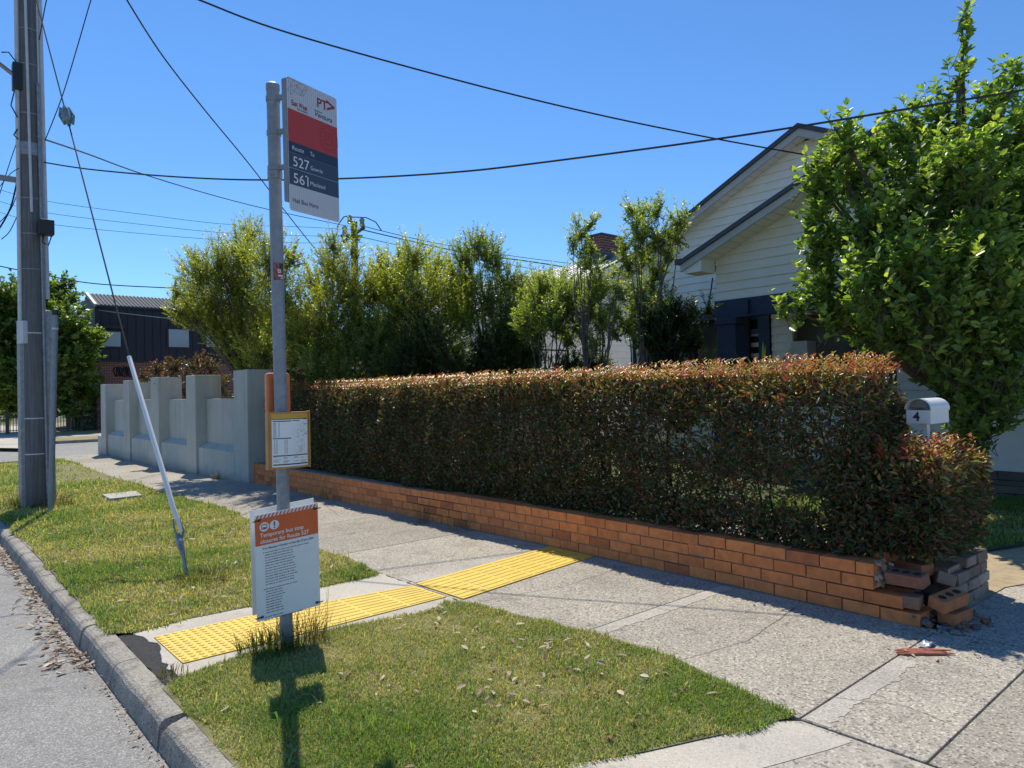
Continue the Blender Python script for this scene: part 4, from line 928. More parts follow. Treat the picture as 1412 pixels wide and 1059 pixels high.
# ------------------------------------------------------------------ trees: trunk, limbs to every clump, shoots with leaves
def tree(name, label, cat, base, blobs, D, leaf, nsh, seed, dspread, trunk_r, cols, group=None, upright=.8, shoot=(.3, .6), simple=True, nleaf=16, fork=.35, trunks=1, matl=None, wd=.25, gapf=0.0, grow=1.0, more=1.0, loose=1.0):
    r = np.random.default_rng(seed); rr = random.Random(seed)
    t = thing(name, label, cat, base, group)
    B = Vector(base); cl = []; nsh = int(nsh * more)
    for b_ in blobs:
        px_, py_, pr_ = b_[:3]; dd = D + (b_[3] if len(b_) > 3 else rr.uniform(-dspread, dspread))
        c = atD(px_, py_, dd); cl.append((c, pr_ * dd / FPX * grow))
    # limbs
    mb = MB(); topz = max(c.z for c, _ in cl)
    forks = []
    for k in range(trunks):
        a = 2 * PI * k / trunks + rr.random(); hz = B.z + (topz - B.z) * fork * rr.uniform(.8, 1.2)
        top = Vector((B.x + .12 * topz * (math.cos(a) if trunks > 1 else rr.uniform(-.3, .3)), B.y + .12 * topz * (math.sin(a) if trunks > 1 else rr.uniform(-.3, .3)), hz))
        m1 = B.lerp(top, .5) + Vector((rr.uniform(-.05, .05), rr.uniform(-.05, .05), 0))
        mb.tube([B - Vector((0, 0, .08)), B.lerp(m1, .25), m1, top], [trunk_r * 1.35, trunk_r, trunk_r * .85, trunk_r * .7], 9); forks.append(top)
    SP = []; SDr = []; SLn = []; stems = MB()
    tot = sum(rd ** 2 for _, rd in cl)
    for c, rd in cl:
        f = min(forks, key=lambda q: (q.to_2d() - c.to_2d()).length + rr.uniform(0, .3))
        if c.z < f.z: f = f.lerp(B, min(.6, (f.z - c.z) / max(.1, f.z - B.z)))
        mid = f.lerp(c, .5) + Vector((rr.uniform(-.12, .12), rr.uniform(-.12, .12), .08 * (c - f).length))
        q = f.lerp(c, .25) + Vector((0, 0, .03)); lr = trunk_r * .5
        mb.tube([f, q, mid, c], [lr, lr * .75, lr * .5, lr * .18], 6)
        ns = max(3, int(nsh * rd ** 2 / tot))
        for k in range(ns):
            v = Vector((rr.gauss(0, 1), rr.gauss(0, 1), rr.gauss(0, 1))).normalized() * rd * rr.random() ** .6 * loose
            sl_ = rr.uniform(*shoot) * min(1, .5 + rd); dr = (v.normalized() * .7 + Vector((rr.gauss(0, .25), rr.gauss(0, .25), upright + rr.gauss(0, .2)))).normalized()
            st_ = c + v * .85 - dr * sl_ * .55
            SP.append(st_); SDr.append(dr); SLn.append(sl_)
            if rr.random() < .5: mb.tube([c.lerp(st_, .15), st_.lerp(c, .4) + Vector((0, 0, -.02)), st_, st_ + dr * sl_ * .9], [.006 * (1 + trunk_r * 6), .005, .004, .0015], 3, cap=False)
            else: stems.tube([st_, st_ + dr * sl_ * .9], [.004, .0012], 3, cap=False)
    mb.f += [[i + len(mb.v) for i in f] for f in stems.f]; mb.mi += stems.mi; mb.c += stems.c; mb.v += stems.v
    mb.build('trunk', M_bark, t, smooth=True)
    ns = len(SP); SP = np.array([tuple(v) for v in SP]); SDr = np.array([tuple(v) for v in SDr]); SLn = np.array(SLn)
    shootcol = r.random(ns)
    idx = np.repeat(np.arange(ns), nleaf); n = len(idx); f = r.random(n) ** .8
    a = r.uniform(0, 2 * math.pi, n); P_ = SP[idx] + SDr[idx] * (SLn[idx] * f)[:, None]
    side = np.stack([np.cos(a), np.sin(a), r.normal(.1, .3, n)], 1)
    Dl = SDr[idx] * r.uniform(.25, .9, n)[:, None] + side * r.uniform(.5, 1, n)[:, None]
    Nn = SDr[idx] * .9 - side * .4 + r.normal(0, .45, (n, 3)); Nn[:, 2] += .3
    L = r.uniform(leaf[0], leaf[1], n) * (1.1 - .35 * f)
    ca, cb, cc = (np.array(v) for v in cols)       # old, mid, new growth
    k = np.clip(.75 * shootcol[idx] + .35 * f + r.normal(0, .15, n) - .1, 0, 1)[:, None]
    col = np.where(k < .6, ca + (cb - ca) * (k / .6), cb + (cc - cb) * ((k - .6) / .4)) * r.uniform(.75, 1.2, n)[:, None]
    keep = r.random(n) > gapf; 
    leaf_mesh('crown', P_[keep], Dl[keep], Nn[keep], L[keep], (L * wd * r.uniform(.8, 1.2, n))[keep], col[keep], matl or M_leaf, t, fold=.3, droop=.12, simple=simple)
    return t
OLIVE = ((.19, .23, .045), (.35, .37, .065), (.52, .48, .11))
OLIVE2 = ((.17, .23, .065), (.30, .36, .10), (.47, .49, .16))
GR = 'shrubby trees behind the hedge and grey wall'
def base_at(px_, D, z=.0):
    p = EYEV + (FW + (px_ - 706) / FPX * CR) * D; return (p.x, p.y, z)
kw = dict(leaf=(.035, .08), simple=True, wd=.26, shoot=(.3, .8), upright=.85, nleaf=52, grow=1.1, more=1.9, loose=1.38)
kw2 = dict(kw, more=1.15, loose=1.4)
tree('garden_tree', 'olive green feathery tree behind the tall grey piers, left of the bus stop pole', 'tree', base_at(345, 14.3, -.06),
     [(345, 322, 18), (335, 345, 26), (305, 362, 26), (278, 372, 26), (262, 402, 24), (248, 428, 16), (372, 358, 34, -1.4), (402, 352, 16, -1.6), (330, 395, 50), (290, 415, 36), (392, 410, 34, -1.6), (350, 445, 46), (305, 450, 26), (402, 455, 32, -1.6), (268, 438, 16), (368, 480, 34, -1.2), (325, 475, 24), (243, 400, 9), (268, 352, 10), (405, 490, 22, -1.5), (345, 505, 20)],
     14.3, nsh=1150, seed=70, dspread=.8, trunk_r=.07, cols=OLIVE, group=GR, **kw)
tree('garden_tree', 'olive tree just right of the bus stop pole with wispy twin tips', 'tree', base_at(462, 13),
     [(460, 335, 14), (458, 360, 20), (488, 345, 10), (440, 395, 30), (528, 372, 18), (536, 400, 22), (418, 440, 16, -.6), (478, 392, 34), (512, 398, 26), (450, 440, 38), (500, 440, 38), (430, 470, 26), (470, 485, 34), (515, 480, 30), (425, 430, 20), (488, 322, 9)],
     13, nsh=760, seed=71, dspread=.7, trunk_r=.05, cols=OLIVE, group=GR, trunks=2, **kw)
tree('garden_tree', 'yellow green bushy tree in the middle of the row above the hedge', 'tree', base_at(580, 12.6),
     [(572, 352, 20), (552, 368, 26), (600, 375, 26), (578, 405, 40), (618, 420, 24), (548, 420, 28), (562, 460, 36), (608, 475, 24), (540, 480, 28), (580, 495, 28), (625, 400, 24), (634, 442, 24), (535, 395, 18)],
     12.6, nsh=720, seed=72, dspread=.7, trunk_r=.05, cols=((.23, .28, .045), (.41, .43, .065), (.56, .52, .10)), group=GR, trunks=2, **kw)
tree('garden_tree', 'taller grey green tree with a leaning top right of the yellow green one', 'tree', base_at(680, 13.2),
     [(658, 335, 16), (640, 352, 20), (672, 345, 20), (684, 362, 14), (648, 385, 22), (700, 392, 24), (730, 398, 14), (672, 412, 26), (712, 425, 26), (698, 460, 34), (735, 440, 18), (672, 490, 26), (720, 485, 26), (625, 490, 18), (626, 378, 14), (642, 422, 26), (745, 388, 12), (735, 412, 20), (716, 400, 16)],
     13.2, nsh=720, seed=73, dspread=.7, trunk_r=.05, cols=OLIVE2, group=GR, trunks=2, **kw)
tree('garden_tree', 'low open tree with bare forked branches in front of the neighbouring house', 'tree', base_at(770, 11.6),
     [(765, 398, 22), (745, 420, 18), (790, 408, 22), (765, 435, 22), (800, 440, 18), (740, 455, 16), (785, 462, 14), (812, 400, 12), (745, 396, 14), (726, 438, 18)],
     11.6, nsh=330, seed=74, dspread=.5, trunk_r=.045, cols=OLIVE2, group=GR, fork=.3, trunks=2, **kw)
tree('garden_tree', 'slender airy sapling rising left of the brick chimney', 'tree', base_at(838, 10.6),
     [(800, 318, 10), (815, 305, 9), (790, 335, 9), (812, 340, 11), (806, 362, 9), (828, 388, 15), (812, 415, 16), (832, 440, 16), (820, 470, 12), (797, 305, 5), (800, 347, 7), (818, 370, 8), (822, 400, 9), (796, 360, 5), (842, 420, 9), (808, 440, 9)],
     10.6, nsh=200, seed=75, dspread=.3, trunk_r=.035, cols=OLIVE2, group=GR, fork=.35, trunks=2, **kw2)
tree('garden_tree', 'airy feathery tree in front of the white gable, right of the chimney', 'tree', base_at(870, 10.2),
     [(870, 285, 10), (885, 292, 14), (905, 290, 12), (937, 302, 12), (874, 312, 9), (884, 325, 16), (910, 325, 18), (932, 318, 10), (868, 360, 18), (852, 400, 14), (880, 405, 20), (898, 440, 18), (865, 440, 16), (915, 415, 12), (885, 465, 16), (848, 455, 12), (946, 300, 6), (890, 350, 13), (905, 372, 12), (862, 342, 9), (920, 350, 11), (936, 328, 9), (900, 395, 13), (850, 428, 10), (912, 440, 12)],
     10.2, nsh=430, seed=76, dspread=.4, trunk_r=.04, cols=OLIVE2, group=GR, fork=.3, trunks=3, **kw2)
tree('garden_shrub', 'dark arching shrub beside the navy porch post', 'shrub', base_at(925, 9.9),
     [(925, 425, 12), (905, 455, 20), (940, 440, 14), (955, 430, 8), (920, 480, 22), (950, 470, 16), (975, 425, 6), (905, 495, 16)],
     9.9, nsh=220, seed=77, dspread=.3, trunk_r=.03, cols=((.02, .035, .012), (.035, .055, .018), (.07, .09, .025)), fork=.3, **kw)
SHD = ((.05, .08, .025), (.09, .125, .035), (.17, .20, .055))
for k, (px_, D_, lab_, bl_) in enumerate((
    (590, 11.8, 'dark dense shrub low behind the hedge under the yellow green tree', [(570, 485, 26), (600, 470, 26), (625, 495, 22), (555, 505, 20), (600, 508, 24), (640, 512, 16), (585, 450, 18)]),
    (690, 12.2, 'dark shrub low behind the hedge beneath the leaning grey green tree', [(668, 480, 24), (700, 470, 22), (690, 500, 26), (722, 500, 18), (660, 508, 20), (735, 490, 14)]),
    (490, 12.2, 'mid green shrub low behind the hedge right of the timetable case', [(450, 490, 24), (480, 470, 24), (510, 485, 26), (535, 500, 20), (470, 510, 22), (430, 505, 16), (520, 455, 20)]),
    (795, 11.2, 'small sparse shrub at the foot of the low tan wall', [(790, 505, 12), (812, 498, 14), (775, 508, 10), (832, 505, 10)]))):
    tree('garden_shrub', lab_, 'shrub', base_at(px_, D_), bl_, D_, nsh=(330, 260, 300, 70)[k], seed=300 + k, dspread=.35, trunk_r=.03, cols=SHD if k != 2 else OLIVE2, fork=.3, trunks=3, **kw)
tree('red_shrub', 'red tipped photinia shrub behind the grey rendered wall', 'shrub', base_at(252, 17.2, -.06),
     [(215, 512, 16), (240, 505, 18), (270, 502, 20), (292, 515, 22), (305, 535, 20), (265, 530, 26), (230, 530, 20), (200, 518, 10), (255, 555, 24), (315, 550, 12), (285, 560, 20), (285, 498, 9)],
     17.2, nsh=330, seed=78, dspread=.3, trunk_r=.04, cols=((.05, .06, .02), (.14, .12, .03), (.36, .09, .04)), leaf=(.05, .10), simple=True, wd=.38, shoot=(.2, .4), upright=.6, nleaf=30, fork=.3, matl=M_hedge)
LT = atD(1345, 640, 8.2)
BR = [(1168, 190, 20, -.2), (1150, 175, 10, -.2), (1135, 262, 26, 0), (1180, 245, 40, .3), (1240, 205, 34, 0), (1258, 160, 16, 0), (1320, 105, 16, 0), (1327, 60, 9, 0), (1326, 25, 7, 0), (1300, 165, 36, .2), (1375, 125, 24, .1), (1400, 105, 12, 0), (1368, 165, 34, -.2), (1415, 180, 45, .2),
      (1280, 255, 60, -.5), (1345, 255, 66, .5), (1425, 280, 70, -.3), (1345, 235, 50, -.9), (1195, 320, 52, -.3), (1140, 330, 28, 0), (1128, 385, 26, .1), (1122, 238, 18, 0), (1120, 290, 22, 0), (1150, 220, 22, 0), (1122, 345, 18, 0), (1205, 195, 18, .2), (1100, 422, 14, 0), (1078, 424, 7, 0), (1145, 425, 30, -.1), (1200, 410, 55, .4), (1215, 380, 50, -.8), (1275, 345, 70, .6), (1290, 400, 70, -1.0),
      (1350, 370, 80, -.9), (1430, 400, 80, -.6), (1360, 330, 80, .8), (1235, 452, 42, -.4), (1190, 450, 28, -.2), (1318, 480, 52, -.8), (1380, 490, 66, -.9), (1340, 450, 80, .5), (1440, 500, 70, 0), (1302, 520, 30, -.3), (1350, 560, 50, -.5), (1335, 605, 28, -.3), (1385, 555, 26, -.3), (1328, 575, 26, .3), (1405, 525, 30, .6)]
tree('broadleaf_tree', 'big broad-leaved green tree on the lawn in front of the porch', 'tree', (9.5, 2.76, .03), BR,
     8.3, leaf=(.075, .14), nsh=2400, seed=80, dspread=.5, trunk_r=.13, cols=((.105, .18, .05), (.23, .34, .08), (.52, .58, .14)), matl=M_broad, upright=1.25, loose=1.15, shoot=(.4, 1.0), simple=False, nleaf=17, fork=.22, wd=.55)
# strap-leaved plant
def strap_plant(name, label, base, n, h, seed):
    r = np.random.default_rng(seed); a = r.uniform(0, 2 * math.pi, n); ln = r.uniform(.3, 1.0, n); hh = h * r.uniform(.6, 1.1, n)
    P0 = np.tile(np.array(base), (n, 1)) + np.stack([.08 * np.cos(a), .08 * np.sin(a), 0 * a], 1); d = np.stack([np.cos(a), np.sin(a)], 1)
    S = np.stack([-d[:, 1], d[:, 0], 0 * a], 1) * .016
    pt = lambda q: P0 + np.stack([d[:, 0] * ln * hh * q ** 1.3, d[:, 1] * ln * hh * q ** 1.3, hh * (q * 1.25 - .75 * ln * q ** 2.4)], 1)
    V = np.stack([P0 - S, P0 + S, pt(.3) + S, pt(.3) - S, pt(.6) + S, pt(.6) - S, pt(.85) + S * .7, pt(.85) - S * .7, pt(1)], 1).reshape(-1, 3)
    c = np.array([.03, .05, .02]) * r.uniform(.6, 1.6, n)[:, None]
    return tag(fastmesh(name, V, 9, [(0, 1, 2, 3), (3, 2, 4, 5), (5, 4, 6, 7), (7, 6, 8)], c, M_leaf), label, 'plant')
p = base_at(940, 9.6, .9); strap_plant('strap_leaf_plant', 'dark strap-leaved plant spilling over the hedge before the porch post', p, 190, 1.15, 90)
p = base_at(1050, 10.6, 1.2); strap_plant('strap_leaf_plant', 'arching strap-leaved plant in front of the porch window', p, 60, .9, 91)

# ------------------------------------------------------------------ letterbox
lb = thing('letterbox', 'white letterbox with a curved lid and the number 4 on a post in the hedge', 'letterbox', (5.75, 1.96, .2))
cpt = atX(1268, 592, 5.62); LBx0, LBx1 = 5.5, 5.82; yl, yr = 2.005, 1.83
A = atX(1249.5, 564, 5.55); Bp = atX(1283.5, 585, 5.55); zb_, zm = Bp.z, A.z
yA, yB = A.y, Bp.y; xf = 5.55; dpt = .36
wd_ = yA - yB; tilt = 0
mb = MB(); mb.box(xf, yB, zb_, xf + dpt, yA, zb_ + .005); mb.box(xf + .001, yB, zb_ + .005, xf + dpt, yB + .005, zm); mb.box(xf + .001, yA - .005, zb_ + .005, xf + dpt, yA, zm); mb.box(xf + dpt - .005, yB + .005, zb_ + .005, xf + dpt, yA - .005, zm)
mb.build('box_body', M_white, lb)
mb = MB(); mb.box(xf - .004, yB + .001, zb_ + .004, xf, yA - .001, zm - .008); fpn = mb.build('front_plate', M_white, lb)
Pl = Panel((xf - .004, yA, zm), (0, -1, 0), (0, 0, -1)); mb = MB(); Pl.text(mb, '4', wd_ * .29, .083, .088, .0015, bold=.03, fit=.046); mb.build('number', M_darktxt, fpn)
mb = MB(); cyc, rad_ = (yA + yB) / 2, wd_ / 2 + .007; n = 18
vs = []
for k in range(n + 1):
    a = PI * k / n
    for xx in (xf - .012, xf + dpt + .008):
        vs += [(xx, cyc - rad_ * math.cos(a), zm + rad_ * .86 * math.sin(a)), (xx, cyc - (rad_ - .004) * math.cos(a), zm + (rad_ - .004) * .86 * math.sin(a))]
fs = []
for k in range(n):
    o_ = 4 * k; fs += [(o_, o_ + 4, o_ + 6, o_ + 2), (o_ + 1, o_ + 3, o_ + 7, o_ + 5), (o_, o_ + 1, o_ + 5, o_ + 4), (o_ + 2, o_ + 6, o_ + 7, o_ + 3)]
mb.add(vs, fs); mb.box(xf - .010, cyc - rad_ + .0005, zm - .014, xf + dpt + .006, cyc - rad_ + .0035, zm - .0005); mb.build('lid', M_white, lb)
mb = MB(); mb.poly([(xf + dpt - .02, cyc - (rad_ - .006) * math.cos(PI * k / n), zm + (rad_ - .006) * .86 * math.sin(PI * k / n)) for k in range(n + 1)]); mb.build('back_plate', M_white, lb)
mb = MB(); mb.poly([(xf + .05, cyc - (rad_ - .006) * math.cos(PI * k / n), zm + .012 + (rad_ - .012) * .8 * math.sin(PI * k / n)) for k in range(n + 1)]); mb.build('mail_slot', M_steel, lb)
mb = MB(); mb.box(xf + .075, cyc - .032, .15, xf + .125, cyc + .018, zb_); mb.build('post', M_white, lb, bevel=.004)

# ------------------------------------------------------------------ grey rendered wall with piers
gw = thing('rendered_wall', 'grey rendered garden wall with five tall stepped piers', 'wall', (4.7, 17, -.1))
XF = 4.63; piers = [(12.42, 13.08, 1.975), (15.08, 15.68, 1.955), (17.72, 18.36, 1.985), (20.4, 21.0, 1.98), (23.1, 23.7, 1.93)]
for i, (a, b_, zt_) in enumerate(piers):
    mb = MB(); mb.box(XF + (.05 if i == 0 else 0), a, -.3, XF + .52, b_, zt_); mb.build('pier', M_render, gw, bevel=.012)
for i in range(4):
    a, b_ = piers[i][1], piers[i + 1][0]
    mb = MB(); mb.box(XF + .22, a, -.3, XF + .40, b_, 1.47); mb.build('panel', M_render, gw, bevel=.008)
    mb = MB(); mb.prism([(XF + .05, a, -.3), (XF + .218, a, -.3), (XF + .218, a, .59), (XF + .05, a, .49)], (0, b_ - a, 0)); mb.build('plinth', M_render, gw)
mb = MB(); mb.box(XF + .03, 23.7, -.3, XF + .5, 24.3, .42); mb.build('plinth', M_render, gw, bevel=.01)

# boundary walls and fences between the gardens
bf = thing('paling_fence', 'dark timber paling fence along the side boundary behind the hedge', 'fence', (7, 12.6, 0))
mb = MB(); rr = random.Random(12)
x = 5.2
while x < 10.4: mb.box(x, 12.60 + rr.uniform(0, .004), .02, x + .10, 12.62 + rr.uniform(0, .004), 1.97 + rr.uniform(-.03, .03)); x += .104
mb.build('palings', M_timber, bf)
for x in (5.3, 7.0, 8.7, 10.3):
    mb = MB(); mb.box(x, 12.50, 0, x + .1, 12.596, 2.0); mb.build('post', M_timber, bf)
mb = MB(); mb.box(5.2, 12.63, .4, 10.4, 12.67, .48); mb.box(5.2, 12.63, 1.3, 10.4, 12.67, 1.38); mb.build('rail', M_timber, bf)
bl = thing('garden_wall', 'low tan capped wall behind the hedge below the wrought iron panel', 'wall', (11.8, 12.35, 0))
mb = MB(); mb.box(10.45, 12.3, 0, 13.3, 12.45, 1.9); mb.build('wall_body', paint('tan_render', (.3, .25, .19), .9, .12, 4, bscale=50), bl)
mb = MB(); mb.box(10.42, 12.27, 1.9, 13.33, 12.48, 1.96); mb.build('cap', paint('tan_cap', (.4, .35, .28), .9, .1, 5), bl)
ig = thing('iron_panel', 'black wrought iron spiked panel standing on the low tan wall', 'iron fence', (12.0, 12.4, 1.96))
xa, xb = atY(744, 500, 12.38).x, atY(783, 500, 12.38).x; mb = MB()
mb.box(xa - .03, 12.36, 1.96, xa + .01, 12.4, 2.5); mb.box(xb - .01, 12.36, 1.96, xb + .03, 12.4, 2.5); mb.box(xa, 12.365, 2.46, xb, 12.395, 2.5); mb.box(xa, 12.367, 2.02, xb, 12.393, 2.05); mb.build('frame', M_iron, ig)
for k in range(8):
    x = xa + (xb - xa) * (k + .5) / 8; mb = MB(); mb.tube([(x, 12.38, 1.96), (x, 12.38, 2.28), (x, 12.38, 2.29), (x, 12.38, 2.31), (x, 12.38, 2.38)], [.011, .011, .022, .022, .001], 6); mb.build('spike', M_iron, ig)

# ------------------------------------------------------------------ house number 4
hs = thing('weatherboard_house', 'white weatherboard bungalow with navy porch and double front gables', 'house', (12, 5.5, 0))
def boards(mb, X, z0, z1, yfun, step=.15, lap=.024):
    z = z0
    while z < z1 - .01:
        zz = min(z + step, z1); y0, y1 = yfun(z); y2, y3 = yfun(zz - .0005)
        if y1 - y0 < .03: break
        mb.quad((X - lap, y1, z), (X - lap, y0, z), (X, y2, zz), (X, y3, zz))
        mb.quad((X, y1, z + .0005), (X, y0, z + .0005), (X - lap, y0, z), (X - lap, y1, z)); z = zz
def gable(X, apexY, apexZ, halfw, slope, zlow): return lambda z: (apexY - min(halfw, max(0, (apexZ - z) / slope)), apexY + min(halfw, max(0, (apexZ - z) / slope)))
# porch gable
PXB, PAY, PAZ, PSL = 10.66, 3.97, 5.03, .415
mb = MB(); boards(mb, PXB, 2.975, PAZ - .06, gable(PXB, PAY, PAZ - .06, 2.92, PSL, 0)); mb.build('gable_wall', M_board, hs)
mb = MB(); mb.box(PXB + .004, PAY - 2.9, 2.98, PXB + .05, PAY + 2.9, 3.78); mb.prism([(PXB + .006, PAY - 2.8, 3.78), (PXB + .006, PAY + 2.8, 3.78), (PXB + .006, PAY, 4.9)], (.04, 0, 0)); mb.build('gable_backing', M_board, hs)
XB = 10.2
def rake(mb, X0, X1, ay, az, sl, hw, zt_, zb_, sgn):
    e = ay + sgn * hw; ez = az - sl * hw
    mb.prism([(X0, ay, az + zt_), (X0, e, ez + zt_), (X0, e, ez + zb_), (X0, ay, az + zb_)], (X1 - X0, 0, 0))
HW = 3.32
for s_ in (1, -1):
    mb = MB(); rake(mb, XB, XB + .035, PAY, PAZ, PSL, HW, -.045, -.165, s_); mb.build('barge_board', M_trim, hs)
    mb = MB(); rake(mb, XB - .035, XB + .06, PAY, PAZ, PSL, HW + .02, .03, -.043, s_); mb.build('barge_capping', M_roofd, hs)
    # soffit boards under the verge
    mb = MB(); nb = 22
    for k in range(nb):
        f0, f1 = k / nb, (k + .93) / nb; y0, y1 = PAY + s_ * HW * f0, PAY + s_ * HW * f1; z0, z1 = PAZ - PSL * HW * f0 - .158, PAZ - PSL * HW * f1 - .158
        mb.add([(XB + .036, y0, z0), (PXB - .017, y0, z0), (PXB - .017, y1, z1), (XB + .036, y1, z1), (XB + .036, y0, z0 + .015), (PXB - .017, y0, z0 + .015), (PXB - .017, y1, z1 + .015), (XB + .036, y1, z1 + .015)],
               [(3, 2, 1, 0), (4, 5, 6, 7), (0, 1, 5, 4), (1, 2, 6, 5), (2, 3, 7, 6), (3, 0, 4, 7)])
    mb.build('soffit', M_board, hs)
ez = PAZ - PSL * HW
for s_ in (1, -1):
    mb = MB(); a, b_ = sorted((PAY + s_ * 2.93, PAY + s_ * (HW - .05))); mb.box(XB + .036, a, ez - .20, PXB - .02, b_, ez + .12); mb.build('boxed_eave', M_board, hs)
mb = MB(); a = PAY + HW - .02; mb.box(XB - .02, a, ez - .03, PXB + 5, a + .13, ez + .07); mb.build('gutter', M_rust, hs, bevel=.01)
mb = MB(); a = PAY - HW - .11; mb.box(XB - .02, a, ez - .03, PXB + 5, a + .13, ez + .07); mb.build('gutter', M_rust, hs, bevel=.01)
mb = MB()
for s_ in (1, -1): mb.prism([(XB + .02, PAY, PAZ + .04), (XB + .02, PAY + s_ * HW, ez + .04), (XB + .02, PAY + s_ * HW, ez - .005), (XB + .02, PAY, PAZ - .005)], (5.2, 0, 0))
mb.build('porch_roof', M_roofd, hs)
mb = MB(); mb.box(10.60, PAY - 2.95, 2.66, 10.74, PAY + 2.93, 2.968); mb.build('porch_beam', M_hnavy, hs, bevel=.006)
for y in (6.28, 5.1, 3.9, 2.8):
    mb = MB(); mb.box(10.545, y - .04, 2.72, 10.598, y + .04, 2.93); mb.build('beam_bracket', M_hnavy, hs)
mb = MB(); mb.box(10.74, 1.1, 2.9, 12.2, 6.85, 2.94); mb.build('porch_ceiling', M_board, hs)
def post(y):
    mb = MB(); x = 10.67
    lo, hi = .26, .165
    vs = [(x - lo, y - lo, .0), (x + lo, y - lo, .0), (x + lo, y + lo, .0), (x - lo, y + lo, .0), (x - hi, y - hi, 2.55), (x + hi, y - hi, 2.55), (x + hi, y + hi, 2.55), (x - hi, y + hi, 2.55)]
    mb.add(vs, [(3, 2, 1, 0), (4, 5, 6, 7), (0, 1, 5, 4), (1, 2, 6, 5), (2, 3, 7, 6), (3, 0, 4, 7)]); po = mb.build('porch_post', M_hnavy, hs, bevel=.006)
    mb = MB(); mb.box(x - .2, y - .2, 2.55, x + .2, y + .2, 2.658); mb.build('post_cap', M_hnavy, po, bevel=.008)
for y in (6.62, 1.25): post(y)
# low porch wall, white render on stone base
mb = MB(); mb.box(10.72, -1.5, .36, 10.9, 6.3, 1.10); mb.build('porch_wall', M_stucco, hs, bevel=.01)
mb = MB(); mb.box(10.69, -1.52, 1.10, 10.93, 6.32, 1.185); mb.build('porch_wall_cap', M_stucco, hs, bevel=.012)
mb = MB(); rr = random.Random(21); z = 0.0
for hh in (.08, .10, .07, .11):
    y = -1.5
    while y < 6.3:
        l = rr.uniform(.2, .6); y1 = min(y + l, 6.3); kf_ = rr.uniform(.75, 1.1); mb.col = tuple(v * kf_ for v in (.2, .18, .14))
        jitter_box(mb, 10.70 + rr.uniform(-.012, .01), y + .004, z + .003, 10.9, y1 - .004, z + hh - .003, .004, rr); y = y1
    z += hh
mb.build('stone_base', M_stone, hs, bevel=.006)
# main wall and gable
XM, MAY, MAZ, MSL, MHW = 12.2, 6.0, 6.02, .475, 4.28
wy0, wy1 = atX(1063, 470, XM).y, atX(1008, 470, XM).y; yc = atX(1088, 470, XM).y
mb = MB(); boards(mb, XM, .5, 3.45, lambda z: (wy1 + .02, MAY + 4.0)); boards(mb, XM, .5, 3.45, lambda z: (yc, wy0 - .02)); boards(mb, XM, .5, 3.45, lambda z: (MAY - 4.0, 4.6)); boards(mb, XM, 2.75, 3.45, lambda z: (4.6, yc))
boards(mb, XM, 2.98, 3.45, lambda z: (wy0 - .02, wy1 + .02)); boards(mb, XM, .5, 1.2, lambda z: (wy0 - .02, wy1 + .02))
boards(mb, XM, 3.45, MAZ - .2, gable(XM, MAY, MAZ - .06, 4.0, MSL, 0)); mb.build('front_wall', M_board, hs)
mb = MB(); mb.box(XM + .02, MAY - 3.98, 0, XM + 8, MAY + 3.98, .5); mb.box(XM + .3, MAY - 3.95, .5, XM + 8, MAY + 3.95, 3.9); mb.build('house_body', M_board, hs)
mb = MB(); mb.prism([(XM + .012, MAY - 3.9, 3.9), (XM + .012, MAY + 3.9, 3.9), (XM + .012, MAY, 5.75)], (7.9, 0, 0)); mb.build('gable_backing', M_board, hs)
for (a, b_, c) in ((MAY + 3.93, MAY + 4.03, 3.9), (yc - .08, yc + .02, 2.9)):
    mb = MB(); mb.box(XM - .028, a, .5, XM + .03, b_, c); mb.build('corner_board', M_board, hs)
XMB = 11.9
for s_ in (1, -1):
    mb = MB(); rake(mb, XMB, XMB + .035, MAY, MAZ, MSL, MHW, -.05, -.18, s_); mb.build('barge_board', M_trim, hs)
    mb = MB(); rake(mb, XMB - .035, XMB + .06, MAY, MAZ, MSL, MHW + .02, .035, -.048, s_); mb.build('barge_capping', M_roofd, hs)
    mb = MB(); nb = 26
    for k in range(nb):
        f0, f1 = k / nb, (k + .93) / nb; y0, y1 = MAY + s_ * MHW * f0, MAY + s_ * MHW * f1; z0, z1 = MAZ - MSL * MHW * f0 - .172, MAZ - MSL * MHW * f1 - .172
        mb.add([(XMB + .036, y0, z0), (XM - .017, y0, z0), (XM - .017, y1, z1), (XMB + .036, y1, z1), (XMB + .036, y0, z0 + .015), (XM - .017, y0, z0 + .015), (XM - .017, y1, z1 + .015), (XMB + .036, y1, z1 + .015)],
               [(3, 2, 1, 0), (4, 5, 6, 7), (0, 1, 5, 4), (1, 2, 6, 5), (2, 3, 7, 6), (3, 0, 4, 7)])
    mb.build('soffit', M_board, hs)
mb = MB(); ez = MAZ - MSL * MHW
for s_ in (1, -1): mb.prism([(XMB + .02, MAY, MAZ + .045), (XMB + .02, MAY + s_ * MHW, ez + .045), (XMB + .02, MAY + s_ * MHW, ez - .005), (XMB + .02, MAY, MAZ - .005)], (9, 0, 0))
mb.build('main_roof', M_roofd, hs)
